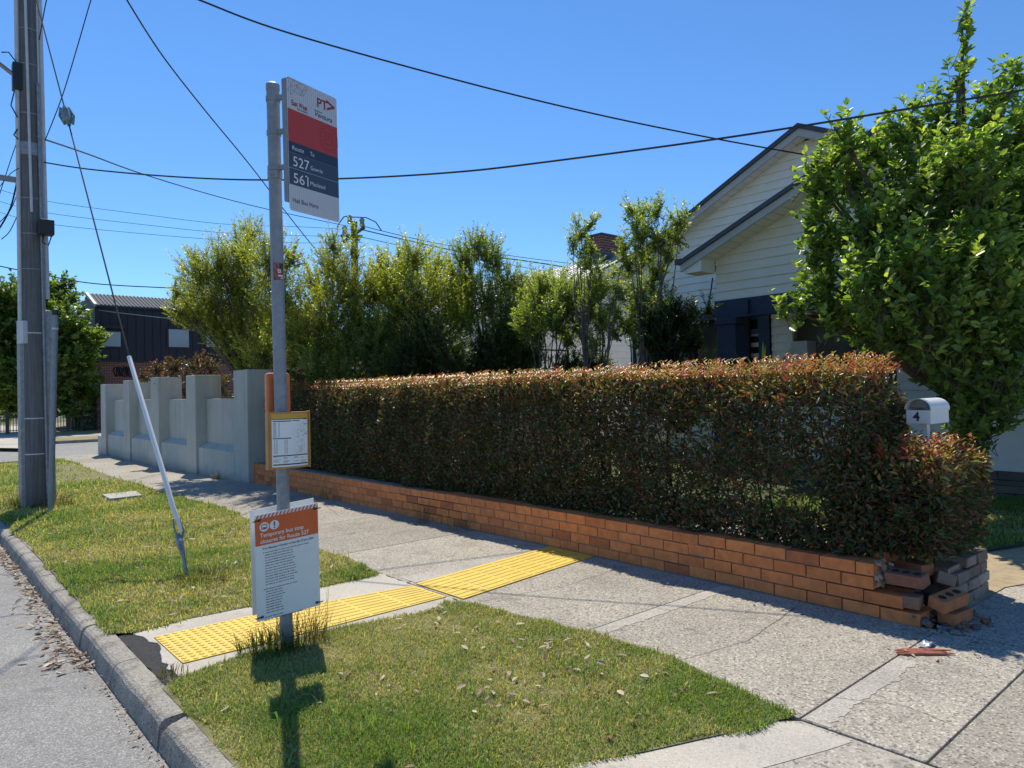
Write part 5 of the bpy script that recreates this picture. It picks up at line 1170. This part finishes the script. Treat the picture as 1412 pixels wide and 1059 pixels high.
# porch window with navy frame and painted strips for reflected white boards
wz0, wz1 = 1.2, 2.98
wf = MB()
for (a, b_, c, d) in ((wy0, wy0 + .22, wz0, wz1), (wy1 - .2, wy1, wz0, wz1), (wy0 + .22, wy1 - .2, wz1 - .22, wz1), (wy0 + .22, wy1 - .2, wz0, wz0 + .1), (wy0 + .22, wy1 - .2, 2.5, 2.58), ((wy0 + wy1) / 2 + .02, (wy0 + wy1) / 2 + .1, wz0 + .1, 2.5)): wf.box(XM - .05, a, c, XM + .1, b_, d)
wfo = wf.build('window', M_hnavy, hs)
mb = MB(); mb.box(XM + .06, wy0 + .2, wz0 + .05, XM + .075, wy1 - .18, wz1 - .2); mb.build('pane', M_glass, wfo)
mb = MB()
for k in range(6): mb.box(XM + .04, wy0 + .22, wz0 + .25 + k * .2, XM + .055, wy1 - .2, wz0 + .33 + k * .2)
mb.build('board_reflection', M_board, wfo)
mb = MB(); mb.box(XM + .2, 4.6, .5, XM + .28, yc - .05, 2.75); mb.build('entry_recess', paint('recess_shade', (.16, .155, .145), .8, .1, 4), hs)  # back of the recess coloured dark to stand for the shade inside
mb = MB(); mb.box(XM - .1, 4.95, .6, XM + .1, 5.3, 2.62); mb.build('door', M_hnavy, hs)
my0, my1 = atX(1115, 490, 12.1).y, atX(1092, 490, 12.1).y
mb = MB(); mb.box(12.05, my0, 1.2, 12.38, my1, atX(1100, 470, 12.0).z); mb.build('meter_box', M_conduit, hs, bevel=.008)
# dark bay under the main gable beside the porch
by0, by1 = 7.15, atX(896, 450, XM - .05).y; zt_ = atX(900, 436, XM - .2).z
mb = MB(); mb.box(XM - .09, by0, 1.0, XM - .03, by1, zt_ - .2); bo = mb.build('window', M_dark, hs)
mb = MB(); mb.box(XM - .20, by0 - .05, zt_ - .2, XM - .02, by1 + .05, zt_); mb.box(XM - .16, by1 - .12, .9, XM - .092, by1, zt_ - .2); mb.box(XM - .16, (by0 + by1) / 2, .9, XM - .092, (by0 + by1) / 2 + .1, zt_ - .2); mb.build('frame', M_hnavy, bo)
mb = MB(); mb.box(XM - .088, by0 + .1, 1.1, XM - .091, by1 - .14, zt_ - .3); mb.build('pane', M_glass, bo)
# downpipe hook at the porch corner
mb = MB(); yk = PAY + 2.95; mb.tube([(PXB - .03, yk + .02, 3.38), (PXB - .05, yk + .06, 3.1), (PXB - .05, yk + .1, 2.95), (PXB - .02, yk + .08, 2.78), (PXB + .06, yk, 2.7)], [.012, .012, .022, .034, .034], 8); mb.build('downpipe', M_hnavy, hs, smooth=True)

# ------------------------------------------------------------------ neighbouring house
H2Y = 14.6
n2 = thing('weatherboard_house', 'pale weatherboard house with a grey metal roof behind the garden trees', 'house', (17, 20, 0))
ap2 = atY(877, 348, H2Y); lo2 = atY(745, 417, H2Y); s2 = (ap2.z - lo2.z) / (ap2.x - lo2.x); hw2 = ap2.x - lo2.x
cxl = atY(735, 470, H2Y + .3).x
mb = MB()
z = .3
while z < ap2.z - .25:
    zz = z + .2; xa = max(cxl, ap2.x - (ap2.z - .12 - z) / s2); xb = min(2 * ap2.x - cxl, ap2.x + (ap2.z - .12 - z) / s2)
    if xb - xa < .05: break
    mb.quad((xa, H2Y + .28, z), (xb, H2Y + .28, z), (xb, H2Y + .3, zz), (xa, H2Y + .3, zz)); z = zz
mb.box(cxl, H2Y + .31, 0, 2 * ap2.x - cxl, H2Y + 11, lo2.z + .1); mb.build('wall', M_board, n2)
mb = MB()
for s_ in (-1, 1): mb.prism([(ap2.x, H2Y, ap2.z), (ap2.x + s_ * (hw2 + .1), H2Y, ap2.z - s2 * (hw2 + .1)), (ap2.x + s_ * (hw2 + .1), H2Y, ap2.z - s2 * (hw2 + .1) - .06), (ap2.x, H2Y, ap2.z - .06)], (0, 11.4, 0))
for k in range(40):
    y = H2Y + .2 + k * .28
    for s_ in (-1,): mb.obox((ap2.x + s_ * hw2 / 2, y, ap2.z - s2 * hw2 / 2 + .01), Vector((hw2 / 2, 0, s2 * hw2 / 2)), (0, .014, 0), (0, 0, .014))
mb.build('roof', M_roofm, n2)
mb = MB()
for s_ in (-1, 1): mb.prism([(ap2.x, H2Y - .03, ap2.z - .02), (ap2.x + s_ * (hw2 + .12), H2Y - .03, ap2.z - .02 - s2 * (hw2 + .12)), (ap2.x + s_ * (hw2 + .12), H2Y - .03, ap2.z - .22 - s2 * (hw2 + .12)), (ap2.x, H2Y - .03, ap2.z - .22)], (0, .026, 0))
mb.build('barge_board', M_board, n2)
mb = MB()
for s_ in (-1, 1): mb.prism([(ap2.x, H2Y - .04, ap2.z + .05), (ap2.x + s_ * (hw2 + .12), H2Y - .04, ap2.z + .05 - s2 * (hw2 + .12)), (ap2.x + s_ * (hw2 + .12), H2Y - .04, ap2.z - .018 - s2 * (hw2 + .12)), (ap2.x, H2Y - .04, ap2.z - .018)], (0, .12, 0))
mb.build('barge_capping', M_roofd, n2)
CY = 15.6; ca, cb = atY(830, 360, CY), atY(860, 322, CY)
zbot = atY(845, 366, CY).z - .5; ztop_ = atY(845, 324, CY).z
mb = MB(); mb.box(ca.x, CY, zbot, cb.x, CY + .7, ztop_ - .06); chm = mb.build('chimney', M_hbrick, n2)
mb = MB(); mb.box(ca.x - .05, CY - .05, ztop_ - .06, cb.x + .05, CY + .75, ztop_); mb.build('chimney_cap', M_roofd, chm)
mb = MB(); mb.box(ca.x - .02, CY - .02, zbot, cb.x + .02, CY + .72, atY(845, 350, CY).z); mb.build('flashing', M_roofd, chm)
wa, wb = atY(822, 415, H2Y + .28), atY(846, 440, H2Y + .28)
mb = MB(); mb.box(wa.x, H2Y + .2, wb.z, wb.x, H2Y + .3, wa.z); wo_ = mb.build('window', M_white, n2)
mb = MB(); mw = (wb.x - wa.x) / 2
for k in range(2): mb.box(wa.x + .06 + k * mw, H2Y + .185, wb.z + .08, wa.x + mw - .04 + k * mw, H2Y + .198, wa.z - .06)
mb.build('pane', M_blind, wo_)

# ------------------------------------------------------------------ dark clad building across the side street
YD = 43.0
db = thing('clad_building', 'dark blue clad upper storey building on a red brick ground floor', 'building', (9, 44, -.1))
xl = atY(131, 450, YD).x; xr = atY(420, 450, YD).x; zbk = atY(180, 497, YD).z; zev = atY(180, 424, YD).z
apx = atX(119, 406, xl); yr = apx.y; zr = apx.z
mb = MB(); mb.box(xl + .04, YD + .06, -.3, xr, YD + 9, zbk); mb.build('brick_storey', M_hbrick, db)
mb = MB(); mb.box(xl, YD, zbk, xr, YD + 9, zev)
yr = YD + max(1.2, yr - YD)
mb.prism([(xl, YD, zev), (xl, 2 * yr - YD, zev), (xl, yr, zr)], (.2, 0, 0)); mb.build('upper_storey', M_clad, db)
mb = MB(); x = xl + .3
while x < xr: mb.box(x, YD - .035, zbk + .02, x + .05, YD - .002, zev - .02); x += .42
mb.box(xl - .02, YD - .045, zbk - .08, xr, YD + .06, zbk + .015); mb.build('standing_seams', M_clad, db)
mb = MB(); xs_ = atY(191, 424, YD).x
mb.prism([(xl + .1, YD - .1, zev - .02), (xl + .1, yr, zr - .02), (xl + .1, yr, zr + .05), (xl + .1, YD - .1, zev + .05)], (xr - xl, 0, 0)); mb.prism([(xl + .1, 2 * yr - YD, zev), (xl + .1, yr, zr - .02), (xl + .1, yr, zr + .05), (xl + .1, 2 * yr - YD, zev + .07)], (xr - xl, 0, 0))
k = 0; x = xl + .3
while x < xr:
    mb.obox((x, (YD - .1 + yr) / 2, (zev + zr) / 2 + .06), (.035, 0, 0), Vector((0, (yr - YD + .1) / 2, (zr - zev) / 2)), (0, 0, .03)); x += .19
mb.build('roof', paint('dull_metal_roof', (.12, .13, .145), .85, .1, 3, spec=.2), db)
mb = MB(); mb.prism([(xl - .06, YD - .14, zev - .08), (xl - .06, yr, zr - .04), (xl - .06, yr, zr + .12), (xl - .06, YD - .14, zev + .08)], (.14, 0, 0)); mb.build('barge_board', M_trim, db)
mb = MB(); mb.box(xl, YD - .16, zev - .09, xr, YD - .04, zev + .0); mb.build('gutter', M_clad, db)
for (a, b_, c, d) in ((139, 457, 166, 478), (232, 454, 260, 479), (284, 456, 312, 479)):
    p, q_ = atY(a, b_, YD), atY(c, d, YD)
    mb = MB(); mb.box(p.x - .1, YD - .06, q_.z - .1, q_.x + .1, YD - .037, p.z + .1); wi = mb.build('window', M_clad, db)
    mb = MB(); mb.box(p.x, YD - .075, q_.z, q_.x, YD - .061, p.z); mb.build('pane', M_blind, wi)
p, q_ = atY(133, 449, YD), atY(172, 455, YD); mb = MB(); mb.box(p.x, YD - .5, q_.z + .02, q_.x, YD - .04, p.z); mb.build('awning', M_clad, db)
g0 = atY(158, 506, YD + .05); g1 = atY(181, 519, YD + .05); mb = MB(); rr = random.Random(6)
for k in range(7):
    cx_ = g0.x + (g1.x - g0.x) * (k + .5) / 7; pts = []
    for i in range(9):
        a = i / 8 * 2 * PI * rr.uniform(.7, 1.1) + k; pts.append((cx_ + .11 * math.cos(a), YD + .055, (g0.z + g1.z) / 2 + .26 * math.sin(a) + rr.uniform(-.05, .05)))
    mb.tube(pts, .035, 4)
mb.build('graffiti', M_black, db)

# ------------------------------------------------------------------ far fence, far tree, box hedge
ff = thing('picket_fence', 'long black metal fence across the side street', 'fence', (5, 42.6, -.1))
x0 = -6.0; x1 = atY(137, 590, 42.6).x; mb = MB(); x = x0
while x < x1: mb.box(x, 42.59, -.05, x + .03, 42.61, .82); x += .125
mb.build('pickets', M_iron, ff)
mb = MB(); mb.box(x0, 42.615, .70, x1, 42.65, .74); mb.box(x0, 42.615, .02, x1, 42.65, .06); mb.build('rail', M_iron, ff)
for px_ in (94, 10, -60, 40):
    x = atY(px_, 590, 42.6).x; mb = MB(); mb.box(x - .08, 42.52, -.12, x + .08, 42.585, 1.0); mb.build('post', M_timber, ff)
kf = dict(leaf=(.16, .32), simple=True, wd=.5, shoot=(.6, 1.2), upright=.5, nleaf=26, more=3.4, grow=1.2)
tree('street_tree', 'dense rounded dark green tree behind the utility pole across the side street', 'tree', base_at(70, 36.6, -.1),
     [(20, 415, 32), (60, 405, 26), (85, 402, 20), (10, 460, 48), (55, 455, 45), (90, 450, 34), (112, 465, 24), (128, 470, 14), (100, 500, 34), (60, 510, 46), (15, 515, 46), (-30, 470, 50), (-25, 420, 36), (40, 410, 26), (118, 500, 20), (122, 535, 18), (60, 555, 22), (20, 560, 22), (95, 560, 18), (85, 538, 26), (40, 545, 24), (112, 520, 20), (5, 548, 20), (100, 410, 8)],
     36.6, nsh=760, seed=95, dspread=1.0, trunk_r=.2, cols=((.085, .14, .035), (.16, .23, .05), (.30, .36, .08)), fork=.25, **kf)
GD = 'distant trees beyond the neighbouring gardens'
for k, (px_, D_, lab_, sc_) in enumerate(((330, 48, 'distant dark tree seen low through the olive tree left of the pole', 1), (455, 52, 'distant tree low behind the twin tipped olive tree', .9), (560, 58, 'distant tree low behind the yellow green tree', 1), (690, 60, 'distant tree low behind the leaning grey green tree', .8), (-40, 70, 'distant tree at the left picture edge beyond the fence', 1.2), (390, 66, 'farther distant tree just behind the bus stop pole', 1))):
    bl_ = [(px_ + dx * sc_, 505 + dy * sc_, r_ * sc_) for dx, dy, r_ in ((-30, 0, 26), (0, -22, 28), (28, -4, 26), (-12, 20, 30), (20, 22, 28), (45, 22, 18), (-48, 20, 18))]
    tree('distant_tree', lab_, 'tree', base_at(px_, D_, -.1), bl_, D_, nsh=240, seed=200 + k, dspread=1.5, trunk_r=.2, cols=((.045, .075, .025), (.08, .12, .035), (.15, .18, .06)), group=GD, leaf=(.2, .4), simple=True, wd=.5, shoot=(.7, 1.4), upright=.5, nleaf=26, fork=.25)
hb_ = thing('box_hedge', 'clipped light green hedge behind the far black fence', 'hedge', tuple(atD(130, 585, 40)))
r = np.random.default_rng(99); n = 5000; pa = atD(85, 575, 41.0); x0_, x1_ = atY(100, 570, 43.3).x, xl + .3
x = r.uniform(x0_, x1_, n); y = r.uniform(43.0, 43.9, n); tz = np.where(x > x1_ - 1.0, atY(130, 545, 43.2).z, .9); z = np.where(r.random(n) < .5, tz - np.abs(r.normal(0, .05, n)), r.uniform(-.1, 1, n) * tz); 
leaf_mesh('foliage', np.stack([x, y, z], 1), r.normal(0, 1, (n, 3)) + [0, -.3, .6], r.normal(0, .6, (n, 3)) + [0, -.3, .7], r.uniform(.08, .16, n), r.uniform(.05, .09, n), np.array([.07, .12, .02]) * r.uniform(.6, 1.4, n)[:, None], M_leaf, hb_, simple=True)

# ------------------------------------------------------------------ utility pole, its neighbour post and the guy wire
UX, UY = 1.545, 12.1
up_ = thing('utility_pole', 'tall grey timber power pole with pale conduits strapped up its sides', 'utility pole', (UX, UY, 0))
def uc(z): return Vector((UX - .006 * z, UY, z))
def ur(z): return .172 - .0062 * z
zs = [-.2, 0, 1, 2, 3, 4, 5, 6, 7, 8, 9.5]
mb = MB(); mb.tube([uc(z) for z in zs], [ur(z) for z in zs], 24); mb.build('shaft', M_polewood, up_, smooth=True)
def side(z, ang, extra): v = Vector((math.cos(math.radians(ang)), math.sin(math.radians(ang)), 0)); return uc(z) + v * (ur(z) + extra)
for (ang, z0, rr_) in ((-158, 2.55, .028), (-112, 4.15, .018), (-15, 2.95, .034), (-40, 2.75, .012)):
    mb = MB(); zz = [z0 + (9 - z0) * i / 8 for i in range(9)]
    mb.tube([side(z, ang + (18 * (1 - (z - z0) / (9 - z0)) if ang == -112 else 0), rr_ * .6) for z in zz], rr_, 10); mb.build('conduit', M_conduit, up_, smooth=True)
mb = MB()
for i in range(9): pass
mb.tube([side(z, -52, .018) for z in (0, 1, 2, 3, 4, 5, 6)], .022, 8); mb.build('conduit', M_steel, up_, smooth=True)
def cover(ang, z0, z1, wv, dv, mat):
    mb = MB(); vs = []
    for z in (z0, z1):
        v = Vector((math.cos(math.radians(ang)), math.sin(math.radians(ang)), 0)); w_ = Vector((-v.y, v.x, 0)); c = uc(z) + v * (ur(z) - .02)
        vs += [c - w_ * wv, c + w_ * wv, c + w_ * wv * .8 + v * dv, c - w_ * wv * .8 + v * dv]
    mb.add(vs, [(3, 2, 1, 0), (4, 5, 6, 7), (0, 1, 5, 4), (1, 2, 6, 5), (2, 3, 7, 6), (3, 0, 4, 7)]); mb.build('conduit_cover', mat, up_, bevel=.006)
cover(-165, 0, 2.6, .06, .055, M_steel); cover(-12, 0, 2.78, .075, .085, M_steel); cover(-150, 2.3, 2.62, .075, .062, M_conduit)
for z in (.75, 1.25, 2.45, 3.35, 3.85, 4.35, 5.55, 6.25, 6.75):
    mb = MB(); mb.tube([uc(z) - Vector((0, 0, .008)), uc(z) + Vector((0, 0, .008))], ur(z) + (.004 if z < 2 else .008), 24); mb.build('strap', M_galv if z > 3 else M_conduit, up_)
z = 5.05; mb = MB(); mb.tube([uc(z) - Vector((0, 0, .09)), uc(z) + Vector((0, 0, .09))], ur(z) + .009, 24); mb.build('band', M_steel, up_)
bx = atY(63, 316, UY - .2); mb = MB(); mb.box(bx.x - .10, UY - .36, bx.z - .1, bx.x + .085, UY - .19, bx.z + .11); jb = mb.build('junction_box', M_black, up_, bevel=.01)
mb = MB(); mb.tube([(bx.x - .04, UY - .27, bx.z - .1), (bx.x - .05, UY - .27, bx.z - .2), (bx.x + .02, UY - .27, bx.z - .24), (bx.x + .06, UY - .27, bx.z - .1)], .009, 6); mb.build('lead', M_cable, jb)
p = atY(22, 108, UY); mb = MB(); mb.box(p.x - .05, UY - .12, p.z - .19, p.x + .06, UY + .02, p.z + .19); br = mb.build('bracket', M_black, up_, bevel=.01)
mb = MB(); mb.tube([(p.x, UY - .05, p.z), atY(-30, 65, UY - .1)], .03, 8); mb.build('stay_arm', M_steel, br)
mb = MB(); a, b_ = atY(-30, 240, UY), atY(27, 249, UY); mb.obox((a + b_) / 2, (b_ - a) / 2, (0, .03, 0), (0, 0, .035)); mb.build('cross_arm', M_galv, up_)
for (q1, q2, q3) in (((20, 125), (15, 145), (24, 162)), ((24, 178), (19, 186), (25, 192)), ((2, 72), (12, 72), (24, 88))):
    mb = MB(); mb.tube([atY(*q1, UY - .1), atY(*q2, UY - .12), atY(*q3, UY - .1)], .009, 6); mb.build('lead', M_cable, up_)

sp2 = thing('steel_post', 'slim grey steel pipe post strapped beside the utility pole', 'post', (1.615, 11.4, 0))
mb = MB(); mb.tube([(1.615, 11.42, -.1), (1.70, 11.42, 2.71)], .036, 14); mb.build('pipe', M_galv, sp2, smooth=True)
mb = MB(); mb.tube([(1.6985, 11.42, 2.66), (1.7005, 11.42, 2.73)], .04, 14); mb.build('pipe_cap', M_black, sp2, smooth=True)
mb = MB(); mb.tube([(1.692, 11.42, 2.46), (1.693, 11.42, 2.485)], .041, 14); mb.build('strap', M_conduit, sp2)

gy = thing('guy_wire', 'slanting stay wire with a white sleeve anchored in the grass', 'guy wire', (1.851, 6.287, 0))
A0 = Vector((1.851, 6.287, -.03)); Q = atY(50, 0, 11.0); Q0 = atY(178, 492, 7.78)
d1 = (Q0 - A0)
def on(px_, py_, Y): return atY(px_, py_, Y)
g1 = on(245, 737, 6.50); g2 = Q0; g3 = on(92, 160, 9.85); g4 = on(50, 0, 11.0); g5 = g4 + (g4 - g3).normalized() * 2.0
mb = MB(); mb.tube([A0, on(252, 762, 6.38)], .016, 8); mb.build('anchor_rod', M_steel, gy, smooth=True)
e0 = on(252, 764, 6.38); mb = MB(); mb.tube([e0, on(248, 748, 6.45), g1], [.02, .034, .022], 8); mb.tube([on(249, 752, 6.44), on(240, 728, 6.52), on(239, 716, 6.56)], .009, 6); mb.tube([on(250, 745, 6.45), on(253, 732, 6.49), on(246, 715, 6.55)], .011, 6); mb.build('shackle', M_steel, gy)
mb = MB(); mb.tube([on(252, 734, 6.49), on(247, 722, 6.53), on(238, 698, 6.62), on(226, 655, 6.78), g2], [.012, .017, .0215, .0215, .02], 10); mb.build('sleeve', M_white, gy, smooth=True)
mb = MB(); mb.tube([g2, g3], .0085, 6); mb.tube([g3, g4, g5], .0085, 6); mb.build('wire', M_cable, gy)
mb = MB(); dv = (g4 - g3).normalized(); 
mb.tube([g3 - dv * .16, g3 - dv * .1, g3 - dv * .08, g3 + dv * .08, g3 + dv * .1, g3 + dv * .16], [.02, .03, .06, .06, .03, .02], 8)
for s_ in (-1, 1): mb.tube([g3 - dv * .14 + CR * .05 * s_, g3 + CR * .085 * s_, g3 + dv * .14 + CR * .05 * s_], .014, 5)
mb.build('insulator', M_glassins, gy)

pl = thing('pit_lid', 'pale concrete pit lid set in the grass near the utility pole', 'pit lid', (2.63, 12.1, 0))
mb = MB(); mb.prism([(2.40, 11.75, .0), (2.84, 11.80, .0), (2.90, 12.42, .0), (2.42, 12.38, .0)], (0, 0, .05)); mb.build('slab', M_pitlid, pl, bevel=.008)
mb = MB(); mb.prism([(2.36, 11.70, -.02), (2.88, 11.75, -.02), (2.94, 12.46, -.02), (2.38, 12.42, -.02)], (0, 0, .035)); mb.build('frame', M_iron, pl)

# ------------------------------------------------------------------ far power pole and overhead cables
fpb = atD(488, 300, 30); fpl = thing('power_pole', 'distant brown power pole with insulators above the garden trees', 'utility pole', (fpb.x, fpb.y, -.1))
mb = MB(); mb.tube([(fpb.x, fpb.y, -.1), (fpb.x, fpb.y, atD(488, 306, 30).z)], [.2, .14], 10); mb.build('shaft', M_bark, fpl, smooth=True)
a, b_ = atD(473, 334, 30), atD(503, 313, 30); mb = MB(); mb.tube([a, b_], .07, 6); mb.build('cross_arm', M_timber, fpl)
a, b_ = atD(470, 325, 30), atD(500, 326, 30); mb = MB(); mb.tube([a, b_], .06, 6); mb.build('cross_arm', M_timber, fpl)
for (x, y) in ((482, 303), (499, 307), (475, 318)):
    mb = MB(); a, b_ = atD(x, y - 6, 30), atD(x + .5, y + 6, 30); mb.tube([a, a.lerp(b_, .2), a.lerp(b_, .5), a.lerp(b_, .8), b_], [.06, .12, .09, .12, .06], 8); mb.build('insulator', M_glassins, fpl)
mb = MB(); mb.tube([atD(464, 325, 30), atD(466, 310, 30), atD(474, 299, 30), atD(483, 297, 30)], .025, 5); mb.tube([atD(484, 299, 30), atD(505, 300, 30), atD(518, 306, 30), atD(526, 318, 30)], .025, 5); mb.build('lead', M_cable, fpl)

def cable(label, pts, rad, mat=None, dash=False):
    """pts: (px, py, depth); smooth curve through them"""
    P3 = [atD(*p) for p in pts]; out = []
    n = len(P3)
    for i in range(n - 1):
        p0, p1, p2, p3 = P3[max(i - 1, 0)], P3[i], P3[i + 1], P3[min(i + 2, n - 1)]
        for k in range(8):
            t_ = k / 8; out.append(.5 * ((2 * p1) + (p2 - p0) * t_ + (2 * p0 - 5 * p1 + 4 * p2 - p3) * t_ * t_ + (3 * p1 - 3 * p2 + p3 - p0) * t_ ** 3))
    out.append(P3[-1]); mb = MB(); mb.tube(out, rad, 6); return tag(mb.build('overhead_cable', mat or M_cable, smooth=True), label, 'cable')
cable('thick black cable running from the top edge down to the white gable apex', [(180, -40, 9), (275, 0, 9.6), (400, 46, 10.2), (640, 113, 11), (820, 157, 11.6), (980, 190, 12), (1108, 213, 12.1)], .0125)
cable('black cable sagging from the utility pole across in front of the big tree', [(50, 222, 10.3), (120, 233, 9.8), (230, 243, 9.2), (345, 248, 8.8), (480, 246, 8.2), (620, 238, 7.7), (740, 225, 7.4), (1000, 190, 6.8), (1240, 152, 6.4), (1412, 124, 6.1), (1500, 108, 6)], .010)
cable('steep black cable slanting from the top edge behind the bus stop pole', [(150, -45, 8), (175, 0, 8.6), (225, 78, 9.8), (285, 155, 11.3), (345, 228, 13), (400, 300, 15), (440, 350, 16.5), (470, 385, 18)], .011)
cable('thin black cable from the utility pole to the distant power pole', [(55, 190, 10.3), (120, 212, 13), (200, 241, 17), (300, 271, 22), (380, 291, 26), (480, 312, 30)], .014)
for i, (ya, yb, lb_) in enumerate(((277, 309, 'highest of the three faint thin wires right of the utility pole'), (293, 321, 'middle of the three faint thin wires right of the utility pole'), (308, 331, 'lowest of the three faint thin wires right of the utility pole'))):
    cable(lb_, [(-10, ya - 18, 40), (62, ya, 40), (200, (ya + yb) / 2 + 3, 41), (310, yb, 42), (420, yb + 4, 43), (486, yb + 8 - 3 * i, 44)], .013, M_palecable if False else M_cable)
cable('black cable low behind the pole above the far dark green tree', [(-20, 362, 30), (0, 367, 30), (60, 379, 31), (130, 391, 32), (235, 397, 33), (300, 398, 34)], .026)
cable('pale wire crossing in front of the dark clad building', [(70, 418, 38), (100, 423, 38), (170, 432, 38), (245, 440, 38), (300, 443, 38)], .022, M_palecable)
cable('thick lower cable from the distant power pole toward the neighbouring roof', [(496, 316, 30), (560, 331, 29), (640, 348, 28), (740, 362, 27), (800, 372, 26)], .024)
cable('thin upper wire from the distant power pole passing over the garden trees', [(499, 311, 30), (525, 318, 30), (600, 335, 32), (700, 352, 35), (800, 365, 38)], .016)
cable('thin faint wire below the thick one right of the distant power pole', [(495, 326, 30), (560, 340, 31), (640, 353, 33), (740, 372, 36)], .014)
cable('thin wire dropping from the top edge to the right side of the utility pole', [(135, -30, 9.5), (123, 8, 9.6), (105, 70, 9.8), (85, 135, 10), (62, 194, 10.1)], .0075)
cable('short wire beside the pole leaving the top edge left of the slanting stay', [(70, -20, 9.8), (63, 5, 9.8), (54, 55, 10)], .0075)
for i, (p0, p1, p2, lb_) in enumerate((((25, 190), (10, 235), (-6, 285), 'thin wire left of the utility pole falling from beside its bracket'), ((27, 232), (15, 285), (-4, 320), 'thick black lead left of the utility pole curving to the picture edge'),
                                       ((-4, 262), (14, 240), (26, 232), 'thin wire left of the utility pole rising to the cross arm'), ((26, 262), (14, 290), (-4, 310), 'thin wire left of the utility pole below the cross arm'), ((27, 290), (14, 318), (2, 330), 'lowest thin wire left of the utility pole'))):
    cable(lb_, [(*p0, 10.2), (*p1, 10.0), (*p2, 9.9)], .012 if i == 1 else .006)
